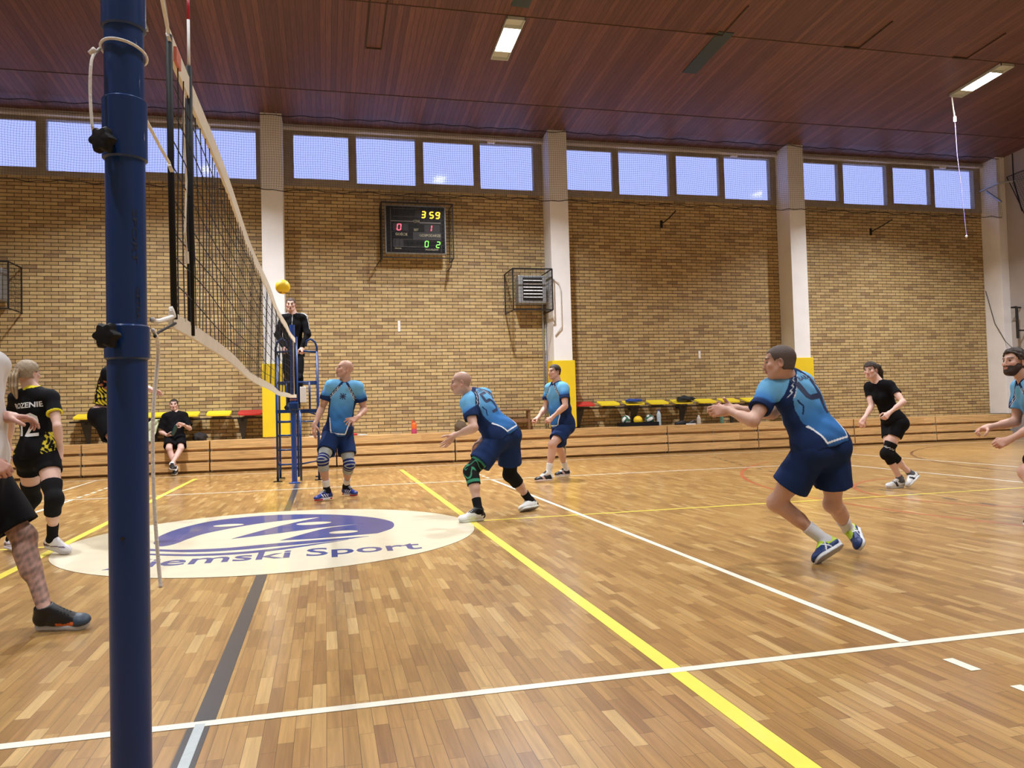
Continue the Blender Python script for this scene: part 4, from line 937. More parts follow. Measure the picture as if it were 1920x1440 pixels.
class Person:
    def __init__(s, key, ht, label, face, w=1.0, fem=False, skin=(.56, .32, .22), headr=None, hup=None):
        J = {k: np.array(v) for k, v in POSE[key].items()}; s.J = J; s.s = ht/1.8; s.w = w; s.fem = fem; s.skin = np.array(skin)*np.array([1.02, 1.10, 1.20])
        s.up = nrm(J['C']-J['P']); s.rt = orth(J['Rs']-J['Ls'], s.up); s.fw = np.cross(s.up, s.rt)
        s.rtp = orth(J['Rh']-J['Lh'], s.up); s.fwp = np.cross(s.up, s.rtp)
        s.hf = nrm(face); s.hu = orth(hup if hup is not None else np.array([0, 0, 1.])+.25*s.up, s.hf); s.hr = np.cross(s.hf, s.hu); s.HA = np.array([s.hr, s.hf, s.hu])
        base = np.array([J['P'][0], J['P'][1], min(J['Lt'][2], J['Rt'][2])-.02]); s.root = empty('person', tuple(base), label, 'person')
        s.hands = []
    def torso(s, f, g=0.0, hips=True, k=.045, loose=0.0):
        J, q, w = s.J, s.s, s.w; A = np.array([s.rt, s.fw, s.up]); Ap = np.array([s.rtp, s.fwp, s.up]); L = J['C']-J['P']; sh = .93 if s.fem else 1.0
        S = (J['Ls']+J['Rs'])/2
        f.ell(J['P']+L*.70, A, (np.array([.150*w*sh, .108*w, .20])*q+g), k)
        f.cone(J['Ls']*.93+J['Rs']*.07, J['Rs']*.93+J['Ls']*.07, .060*q*sh+g, .060*q*sh+g, k)
        for a in ('Ls', 'Rs'): f.cone(J['C']-s.up*.0, J[a]*.85+J['C']*.15+s.up*.005, .045*q+g, .052*q*sh+g, k)
        f.ell(J['P']+L*.38+s.fw*.012*w, A, (np.array([.128*w*sh+loose, .100*w+loose*.8, .17])*q+g), k)
        if hips:
            f.ell(J['P']+s.up*.02*q, Ap, (np.array([.152*w, .112*w, .125])*q+g), k)
            for a in ('Lh', 'Rh'): f.ell(J[a]-s.fwp*.045*q+s.up*.0, Ap, (np.array([.082*w, .075*w, .09])*q+g), k)
        if s.fem:
            for e in (-1, 1): f.ell(J['P']+L*.67+s.fw*.070*q+s.rt*.055*e*q, A, np.array([.050, .044, .050])*q+g, k)
    def arm(s, f, a, g=0.0, k=.02, upto=2):
        J, q, w = s.J, s.s, s.w; S, E, Wr = J[a+'s'], J[a+'e'], J[a+'w']; t = .84 if s.fem else (1+.5*(w-1))
        f.cone(S, E, .051*q*t+g, .038*q*t+g, k); f.ell(S*.45+E*.55, np.array([nrm(E-S), *perp2(E-S)]), np.array([.10, .045*t, .045*t])*q+g, k)
        if upto > 1:
            f.cone(E, Wr, .038*q*t+g, .026*q*(.9 if s.fem else 1)+g, k); M = E+(Wr-E)*.28; f.cone(E+(Wr-E)*.15, E+(Wr-E)*.45, .042*q*t+g, .037*q*t+g, k)
    def leg(s, f, a, g=0.0, k=.03, part='all'):
        J, q, w = s.J, s.s, s.w; Hh, K, A = J[a+'h'], J[a+'k'], J[a+'a']; t = (1+.6*(w-1)); back = -orth(s.fwp, A-K); th = 1.03 if s.fem else 1
        if part in ('all', 'thigh'):
            f.cone(Hh, K, .086*q*t*th+g, .054*q*t+g, k); f.cone(Hh*.7+K*.3, Hh*.35+K*.65, .080*q*t*th+g, .066*q*t+g, k)
        if part in ('all', 'shin'):
            f.cone(K, A, .052*q*t+g, .034*q+g, k); d = A-K; f.cone(K+d*.18+back*.018, K+d*.45+back*.014, .048*q*t+g, .046*q*t+g, k); f.ell(K-back*.012, np.array([nrm(d), *perp2(d)]), np.array([.06, .052*t, .052*t])*q+g, k)
    def head(s, f, beard=False):
        J, q = s.J, s.s; H, r, u, fo = J['H'], s.hr, s.hu, s.hf; q = q*(.95 if s.fem else 1.0)*1.03; A = s.HA; s.hq = q
        nb = J['C'] - s.up*.02 + s.fw*.0; f.cone(nb, H-u*.05*q-fo*.018*q, .060*s.w*s.s*(.80 if s.fem else 1), .052*q*(.85 if s.fem else 1+.3*(s.w-1)), .03)
        f.cone(J['C']+s.up*.01+s.rt*.05, H-u*.03*q-fo*.03*q+r*.03*q, .03*q, .03*q, .03); f.cone(J['C']+s.up*.01-s.rt*.05, H-u*.03*q-fo*.03*q-r*.03*q, .03*q, .03*q, .03)
        f.ell(H+u*.034*q-fo*.012*q, A, np.array([.0745, .0955, .084])*q, .02)
        f.ell(H-u*.028*q+fo*.022*q, A, np.array([.060, .066, .082])*q, .02)
        f.ell(H-u*.082*q+fo*.052*q, A, np.array([.034, .030, .024])*q, .02)
        for e in (-1, 1):
            f.cone(H+r*e*.052*q-u*.045*q+fo*.005*q, H+r*e*.018*q-u*.088*q+fo*.055*q, .020*q, .018*q, .02)
            f.ell(H+r*e*.042*q-u*.016*q+fo*.060*q, A, np.array([.022, .018, .018])*q, .02)
        f.cone(H+fo*.078*q+u*.030*q-r*.034*q, H+fo*.078*q+u*.030*q+r*.034*q, .0115*q, .0115*q, .012)
        for e in (-1, 1): f.ell(H+fo*.097*q+r*e*.031*q+u*.010*q, A, np.array([.015, .012, .0085])*q, .009, 's')
        f.cone(H+fo*.084*q+u*.020*q, H+fo*.103*q-u*.024*q, .0085*q, .0105*q, .014); f.ell(H+fo*.098*q-u*.030*q, A, np.array([.017, .012, .009])*q, .008)
        f.ell(H+fo*.091*q-u*.050*q, A, np.array([.022, .010, .0055])*q, .004); f.ell(H+fo*.089*q-u*.062*q, A, np.array([.020, .010, .0065])*q, .004)
        for e in (-1, 1):
            EA = np.array([nrm(r*e-fo*.35), nrm(fo+r*e*.35), u]); f.ell(H+r*e*.077*q-fo*.012*q-u*.004*q, EA, np.array([.007, .019, .032])*q, .006)
            f.ell(H+r*e*.0835*q-fo*.006*q-u*.002*q, EA, np.array([.004, .010, .018])*q, .004, 's')
    def hand(s, a, d, n, curl=(.3, .35, .4, .45), thumb=.4, spread=.0, sc=1.0, fist=False):
        """d = direction of fingers from the wrist, n = direction the palm faces"""
        s.hands.append((a, nrm(d), orth(n, d), curl, thumb, spread, sc))
    def hand_geo(s, f, hd):
        a, d, n, curl, thumb, spread, sc = hd; Wr = s.J[a+'w']; q = s.s*sc*(.9 if s.fem else 1.0)*1.05; side = np.cross(d, n)*(1 if a == 'R' else -1)
        P0 = Wr + d*.0
        lat = [.029, .010, -.010, -.028]; pl = [.090, .094, .089, .080]; fl = [.070, .078, .073, .058]; fr = [.0088, .0090, .0086, .0076]
        f.cone(Wr-d*.02, P0+d*.030*q, .026*q, .026*q, .02)
        for i in range(4):
            kn = P0 + (side*lat[i]*(1+spread*.3) + d*pl[i])*q; f.cone(P0+(side*lat[i]*.6+d*.02)*q, kn, .0150*q, .0118*q, .014)
            ang = 0; p = kn; dirv = nrm(d + side*spread*lat[i]*12)
            for j, (fr_, b) in enumerate(((.45, .75), (.30, 1.15), (.25, .75))):
                ang += curl[i]*b*1.25; dd = dirv*math.cos(ang) + n*math.sin(ang); p2 = p + dd*fl[i]*fr_*q
                f.cone(p, p2, fr[i]*q*(1-.08*j), fr[i]*q*(.92-.08*j), .0035); p = p2
        f.ell(P0+(d*.040+side*.022+n*.012)*q, np.array([d, side, n]), np.array([.036, .018, .015])*q, .012); f.ell(P0+(d*.045-side*.020+n*.010)*q, np.array([d, side, n]), np.array([.038, .014, .013])*q, .012)
        b0 = P0+(d*.022+side*.022+n*.008)*q; t1 = nrm(d*.62+side*.72+n*(.2+thumb*.5)); b1 = b0+t1*.045*q; t2 = nrm(t1+d*.35-side*thumb*.9+n*thumb*.5); b2 = b1+t2*.034*q; t3 = nrm(t2+d*.1-side*thumb*.8); b3 = b2+t3*.026*q
        f.cone(b0, b1, .0145*q, .0115*q, .008); f.cone(b1, b2, .0110*q, .0100*q, .004); f.cone(b2, b3, .0100*q, .0085*q, .004)
    def body(s, colfn=None):
        f = Fld(); s.torso(f)
        for a in 'LR': s.arm(f, a); s.leg(f, a)
        for a in 'LR':  # foot inside the shoe
            J = s.J; f.cone(J[a+'a'], J[a+'x']*.5+J[a+'a']*.5, .024*s.s, .020*s.s, .02); f.cone(J[a+'a'], J[a+'t']*.6+J[a+'a']*.4, .028*s.s, .020*s.s, .02)
        s.head(f)
        for hd in s.hands: s.hand_geo(f, hd)
        J = s.J; hb = (J['H']-.155*s.s, J['H']+.155*s.s); boxes = [hb]
        for hd in s.hands:
            c = J[hd[0]+'w']+hd[1]*.085*s.s; boxes.append((c-.115*s.s, c+.115*s.s))
        V, Q = f.mesh(H_BODY)
        for lo, hi in boxes: V, Q = drop_box(V, Q, lo+.004, hi-.004)
        parts = [(V, Q)]
        for i, (lo, hi) in enumerate(boxes):
            v, q_ = f.mesh(H_FINE if i == 0 else .0036, lo, hi); c = v[q_].mean(1); q_ = q_[((c > lo) & (c < hi)).all(1)]
            if i == 2:
                l1, h1 = boxes[1]; c = v[q_].mean(1); q_ = q_[~((c > l1) & (c < h1)).all(1)]
            parts.append((v, q_))
        V, Q = join_m(parts); col = np.tile(s.skin, (len(V), 1))
        L = V - J['H']; x = L@s.hr/s.hq; y = L@s.hf/s.hq; z = L@s.hu/s.hq
        lip = np.exp(-((x/.019)**2+((z+.056)/.010)**2))*(y > .075); col = mix(col, s.skin*np.array([.80, .48, .50]), np.clip(lip*1.2, 0, .8))
        brow = np.exp(-(((np.abs(x)-.033)/.019)**2 + ((z-.033)/.0055)**2))*(y > .055); col = mix(col, np.array(getattr(s, 'browcol', (.06, .035, .02))), np.clip(brow*1.5*getattr(s, 'brow', 1), 0, .85))
        redd = np.exp(-(((np.abs(x)-.042)/.022)**2 + ((z+.025)/.022)**2))*(y > .04) + .8*(np.abs(x) > .073)*(np.abs(z) < .04)*(np.abs(y) < .05); col = mix(col, s.skin*np.array([1.05, .72, .68]), np.clip(redd*.5, 0, .5))
        for hd in s.hands:
            dist = np.linalg.norm(V-(J[hd[0]+'w']+hd[1]*.1), axis=1); col = mix(col, s.skin*np.array([1.0, .80, .76]), np.clip(1-dist/.12, 0, 1)*.6)
        if colfn: col = colfn(s, V, col)
        s.body_o = np_mesh('body', V, Q, MS['skin'], s.root, col)
        # eyes
        for e in (-1, 1):
            c = J['H']+(s.hf*.0735+s.hr*e*.031+s.hu*.010)*s.hq; m = Fld(); m.ell(c, s.HA, np.full(3, .0115*s.hq), .001); v, q_ = m.mesh(.0024)
            dd = (v-c)@nrm(s.hf+s.hu*.02)/(.0115*s.hq); cc = np.where(dd[:, None] > .88, np.array([[.01, .01, .01]]), np.where(dd[:, None] > .70, np.array([[.10, .09, .07]]), np.array([[.22, .18, .16]])))
            np_mesh('eye', v, q_, MS['eye'], s.root, cc)
    def hair(s, t=.008, color=(.03, .02, .012), kind='short', front=.030, sides=-.055, noise=.0, name='hair'):
        J, H, r, u, fo, q = s.J, s.J['H'], s.hr, s.hu, s.hf, s.hq; f = Fld()
        f.ell(H+u*.034*q-fo*.012*q, s.HA, np.array([.0745, .0955, .084])*q+t, .02); f.ell(H-u*.02*q-fo*.026*q, s.HA, np.array([.067, .066, .066])*q+t*.8, .02)
        def keep(x, y, z):
            dx, dy, dz = x-H[0], y-H[1], z-H[2]; yy = (dx*fo[0]+dy*fo[1]+dz*fo[2])/q; zz = (dx*u[0]+dy*u[1]+dz*u[2])/q; xx = np.abs(dx*r[0]+dy*r[1]+dz*r[2])/q
            top = (front+.030) - zz + xx*.10 - np.maximum(-yy, 0)*.1; back = np.maximum(yy - (.022+.42*np.maximum(zz, -.05)), sides - zz - .25*np.maximum(yy+.03, 0)*0)
            return np.minimum(top, back)*q
        f.add(keep, None_lo, None_hi, .001, 'i')
        for e in (-1, 1): f.ell(H+r*e*.08*q+fo*.004*q-u*.008*q, s.HA, np.array([.03, .026, .034])*q, .006, 's')
        nz = None
        if noise: nz = lambda x, y, z: noise*(np.sin(x*90+z*60)*np.sin(y*80+z*50) + .6*np.sin(x*170+y*60)*np.sin(z*160))
        v, q_ = f.mesh(.0045, noise=nz); cc = np.tile(np.array(color), (len(v), 1)); g = .75+.5*np.random.default_rng(3).random(len(v)); return np_mesh(name, v, q_, MS['hair'], s.root, cc*g[:, None])
    def shoe(s, a, colfn, sole=(.75, .75, .75), solecol=None, L=.285):
        J = s.J; T, X, A = J[a+'t'], J[a+'x'], J[a+'a']; q = s.s; d = nrm(T-X); u = orth(A-(X+T)/2, d); sd = np.cross(d, u); lat = sd
        hl = X + d*.045*q + u*.040*q; tl = T - d*.048*q + u*.024*q; AA = np.array([d, sd, u])
        root = s.root; f = Fld()
        f.cone(hl, X+d*.12*q+u*.042*q, .038*q, .040*q, .02); f.cone(X+d*.12*q+u*.040*q, tl, .040*q, .034*q, .02); f.ell(tl+d*.008*q, AA, np.array([.048, .046, .030])*q, .02)
        f.cone(hl+u*.01, A+u*.018*q-d*.006, .039*q, .043*q, .02); f.cone(A+d*.03*q, T-d*.09*q+u*.045*q, .034*q, .026*q, .02)
        f.plane(X+u*.016*q, -u); f.plane(A+u*.030*q+d*.0, nrm(u-d*.12))
        f.cone(A+u*.01*q-d*.004, A+u*.08*q, .030*q, .034*q, .004, 's')
        v, q_ = f.mesh(.005); loc = np.c_[(v-X)@d, (v-X)@sd*(1 if a == 'R' else -1), (v-X)@u]/q; up_o = np_mesh('shoe_upper', v, q_, MS['shoe'], root, colfn(loc))
        f = Fld(); f.cone(X+d*.042*q+u*.0, X+d*.13*q, .039*q, .036*q, .02); f.cone(X+d*.13*q, T-d*.048*q, .036*q, .046*q, .02); f.plane(X+u*.020*q, u); f.plane(X-u*.008*q, -u)
        v, q_ = f.mesh(.005); sc_ = np.array(sole); loc = np.c_[(v-X)@d, (v-X)@sd, (v-X)@u]/q
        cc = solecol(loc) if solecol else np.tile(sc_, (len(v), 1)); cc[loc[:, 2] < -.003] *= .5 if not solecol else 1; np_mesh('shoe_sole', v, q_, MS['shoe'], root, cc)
        # laces
        m = MB()
        for i in range(4):
            c = A*(.55-.13*i)+ (T-d*.09*q+u*.040*q)*(.45+.13*i) + u*(.032-.002*i)*q + d*.018*q; m.tube([tuple(c+sd*x_*q+u*(-abs(x_)*.35+.004)*q+d*(.006 if k % 2 else -.006)*q) for k, x_ in enumerate((-.020, -.008, .008, .020))], .0026, 5)
        o = m.build('laces', getattr(s, 'lace', M['rope']), up_o, smooth=True)
    def sock(s, a, top, color, g=.007, name='sock', bot=None, colfn=None):
        J = s.J; K, A = J[a+'k'], J[a+'a']; d = A-K; n = nrm(d); f = Fld(); s.leg(f, a, g, part='shin'); f.cone(A, J[a+'x']*.6+A*.4, .034*s.s+g, .030*s.s+g, .02); f.cone(A, J[a+'t']*.5+A*.5, .032*s.s+g, .026*s.s+g, .02)
        f.plane(K+d*top, -n); v, q_ = f.mesh(.0055)
        if len(v) == 0: return
        t = (v-K)@n/np.linalg.norm(d); cc = np.tile(np.array(color), (len(v), 1)); cc = colfn(t, v, cc) if colfn else cc
        return np_mesh(name, v, q_, MS['cloth'], s.root, cc)
    def kneepad(s, a, color, up_=.30, down=.28, g=.012, bulk=.0, colfn=None, name='knee_pad'):
        J = s.J; Hh, K, A = J[a+'h'], J[a+'k'], J[a+'a']; d1 = nrm(Hh-K); d2 = nrm(A-K); f = Fld(); s.leg(f, a, g)
        if bulk: f.ell(K+orth(s.fwp+1e-3, d2-d1)*.016*s.s, np.array([d1, *perp2(d1)]), np.array([.075, .050+bulk, .050+bulk]), .03)
        lu = np.linalg.norm(Hh-K)*up_; ld = np.linalg.norm(A-K)*down; f.plane(K+d1*lu, d1); f.plane(K+d2*ld, d2)
        v, q_ = f.mesh(.0055); c = v[q_].mean(1); q_ = q_[np.linalg.norm(c-K, axis=1) < max(lu, ld)+.09]
        t = np.where((v-K)@d1 > (v-K)@d2, (v-K)@d1/lu, -(v-K)@d2/ld); cc = np.tile(np.array(color), (len(v), 1)); cc = colfn(t, v, cc) if colfn else cc
        return np_mesh(name, v, q_, MS['cloth'], s.root, cc)
    def shorts(s, length, colfn, loose=.020, flare=.03, top=.10, name='shorts'):
        J, q = s.J, s.s; f = Fld(); A = np.array([s.rtp, s.fwp, s.up]); g = .013+loose*.3
        f.ell(J['P']+s.up*.02*q, A, (np.array([.154*s.w, .115*s.w, .13])*q+g), .04); f.ell(J['P']+s.up*.12*q+s.fw*.01, A, (np.array([.130*s.w, .100*s.w, .13])*q+g), .04)
        for a in ('Lh', 'Rh'): f.ell(J[a]-s.fwp*.045*q, A, (np.array([.084*s.w, .078*s.w, .09])*q+g), .04)
        f.plane(J['P']+s.up*top*q, s.up); t = 1+.6*(s.w-1); th = 1.03 if s.fem else 1
        for a in 'LR':
            Hh, K = J[a+'h'], J[a+'k']; d = K-Hh; n = nrm(d); ln = length; o = Hh+d*ln; gr = orth(np.array([0, 0, -1.]), n)*flare*.5
            f.cone(Hh, Hh+d*(ln+.1)+gr*(ln), .086*q*t*th+g+.004, (.086-.032*ln)*q*t*th+g+flare, .04, cut=[(o, n)])
            f.cone(Hh*.7+K*.3, Hh*.35+K*.65, .080*q*t*th+g, .066*q*t+g+.01, .02, cut=[(o, n)])
        for a in 'LR':
            Hh, K = J[a+'h'], J[a+'k']; d = K-Hh; f.cone(Hh+d*(length-.04), K, (.086-.032*length)*q*t*th+.010+flare*.5, .054*q*t+.010+flare*.5, .004, 's', cut=[(Hh+d*(length-.05), -nrm(d))])
        rs = s.rt; nz = lambda x, y, z: .0022*np.sin((x*rs[0]+y*rs[1])*55+z*18)*np.sin(z*26+x*9)
        v, q_ = f.mesh(.0075, noise=nz if loose > .01 else None); return np_mesh(name, v, q_, MS['sport'], s.root, colfn(v))
    def shirt(s, colfn, hem=-.06, sleeve=.62, g=.016, loose=.012, neck=.066, sg=.022, h=.0058, name='shirt', long_=False, folds=.0022):
        J, q = s.J, s.s; f = Fld(); s.torso(f, g, k=.05, loose=loose); A = np.array([s.rtp, s.fwp, s.up])
        if hem < .03: f.ell(J['P']+s.up*.04*q, A, (np.array([.158*s.w, .122*s.w, .16])*q+g+.006), .05)
        f.plane(J['P']+s.up*hem*q, -s.up); t = .84 if s.fem else (1+.5*(s.w-1))
        for a in 'LR':
            S, E, Wr = J[a+'s'], J[a+'e'], J[a+'w']; d = E-S; n = nrm(d); o = S+d*sleeve
            if long_:
                f.cone(S, E, .053*q*t+sg*.8, .045*q*t+sg*.6, .035); f.cone(E, E+(Wr-E)*.95, .045*q*t+sg*.6, .030*q+sg*.5, .02)
            else:
                f.cone(S, S+d*(sleeve+.1), .053*q*t+g, .046*q*t+sg+.008, .035, cut=[(o, n)])
                f.cone(S+d*(sleeve-.06), E, .046*q*t+.010, .040*q*t+.010, .003, 's', cut=[(S+d*(sleeve-.07), -n)])
        nb = J['C']+s.up*.0; f.cone(nb+s.up*.012+s.fw*.012, J['H']-s.hu*.03, neck*q, neck*q, .008, 's')
        rs, us = s.rt, s.up
        def nz(x, y, z):
            a = (x-J['P'][0])*rs[0]+(y-J['P'][1])*rs[1]+(z-J['P'][2])*rs[2]; b = (x-J['P'][0])*us[0]+(y-J['P'][1])*us[1]+(z-J['P'][2])*us[2]
            return folds*(np.sin(b*42+a*22+np.sin(a*17)*1.5) + .8*np.sin(a*50-b*31+np.sin(b*13)*2))
        v, q_ = f.mesh(h, noise=nz); s.sv, s.sq = v, q_; s.bvh = BVHTree.FromPolygons(v.tolist(), q_.tolist()); cc = colfn(s, v); s.shirt_o = np_mesh(name, v, q_, MS['sport'], s.root, cc); return s.shirt_o
    def decal(s, name, mat, o, ax, ay, strokes=None, text=None, h=.05, width=None, w=.02, off=.0025, bold=.01):
        """lay strokes (2D polylines) or text on the shirt: o = centre in space, ax/ay = axes, cast along ax x ay"""
        ax = nrm(ax); ay = orth(ay, ax); n = np.cross(ax, ay); V = []; Fc = []
        if text:
            vv, Fc = text_mesh(text, h, width, align='CENTER', bold=bold); V = [(p[0], p[1]-h/2) for p in vv]
        for st in strokes or []:
            P = [np.array(p, float) for p in st]; out = []
            for i in range(len(P)-1):
                k = max(1, int(np.linalg.norm(P[i+1]-P[i])/.012))
                for j in range(k): out.append(P[i]+(P[i+1]-P[i])*j/k)
            out.append(P[-1]); n0 = len(V); K = len(out)
            for i, p in enumerate(out):
                d = out[min(i+1, K-1)]-out[max(i-1, 0)]; d = d/max(1e-9, np.linalg.norm(d)); m = np.array([-d[1], d[0]])*w/2; V += [tuple(p-m), tuple(p), tuple(p+m)]
            for i in range(K-1):
                for j in (0, 1): Fc.append((n0+3*i+j, n0+3*i+3+j, n0+3*i+4+j, n0+3*i+1+j))
        P3 = []; ok = []
        for (x, y) in V:
            st = Vector(o + ax*x + ay*y + n*.30); hit = s.bvh.ray_cast(st, Vector(-n), .45); ok.append(hit[0] is not None)
            P3.append(tuple(np.array(hit[0])+n*off) if hit[0] else tuple(o))
        Fc = [f for f in Fc if all(ok[i] for i in f)]
        if not Fc: return
        mb = MB(); mb.v = P3; mb.f = Fc; mb.m = [0]*len(Fc); return mb.build(name, mat, s.shirt_o, smooth=True)
def perp2(d):
    d = nrm(d); a = np.array([0, 0, 1.]) if abs(d[2]) < .9 else np.array([1., 0, 0]); u = nrm(np.cross(d, a)); return u, np.cross(d, u)
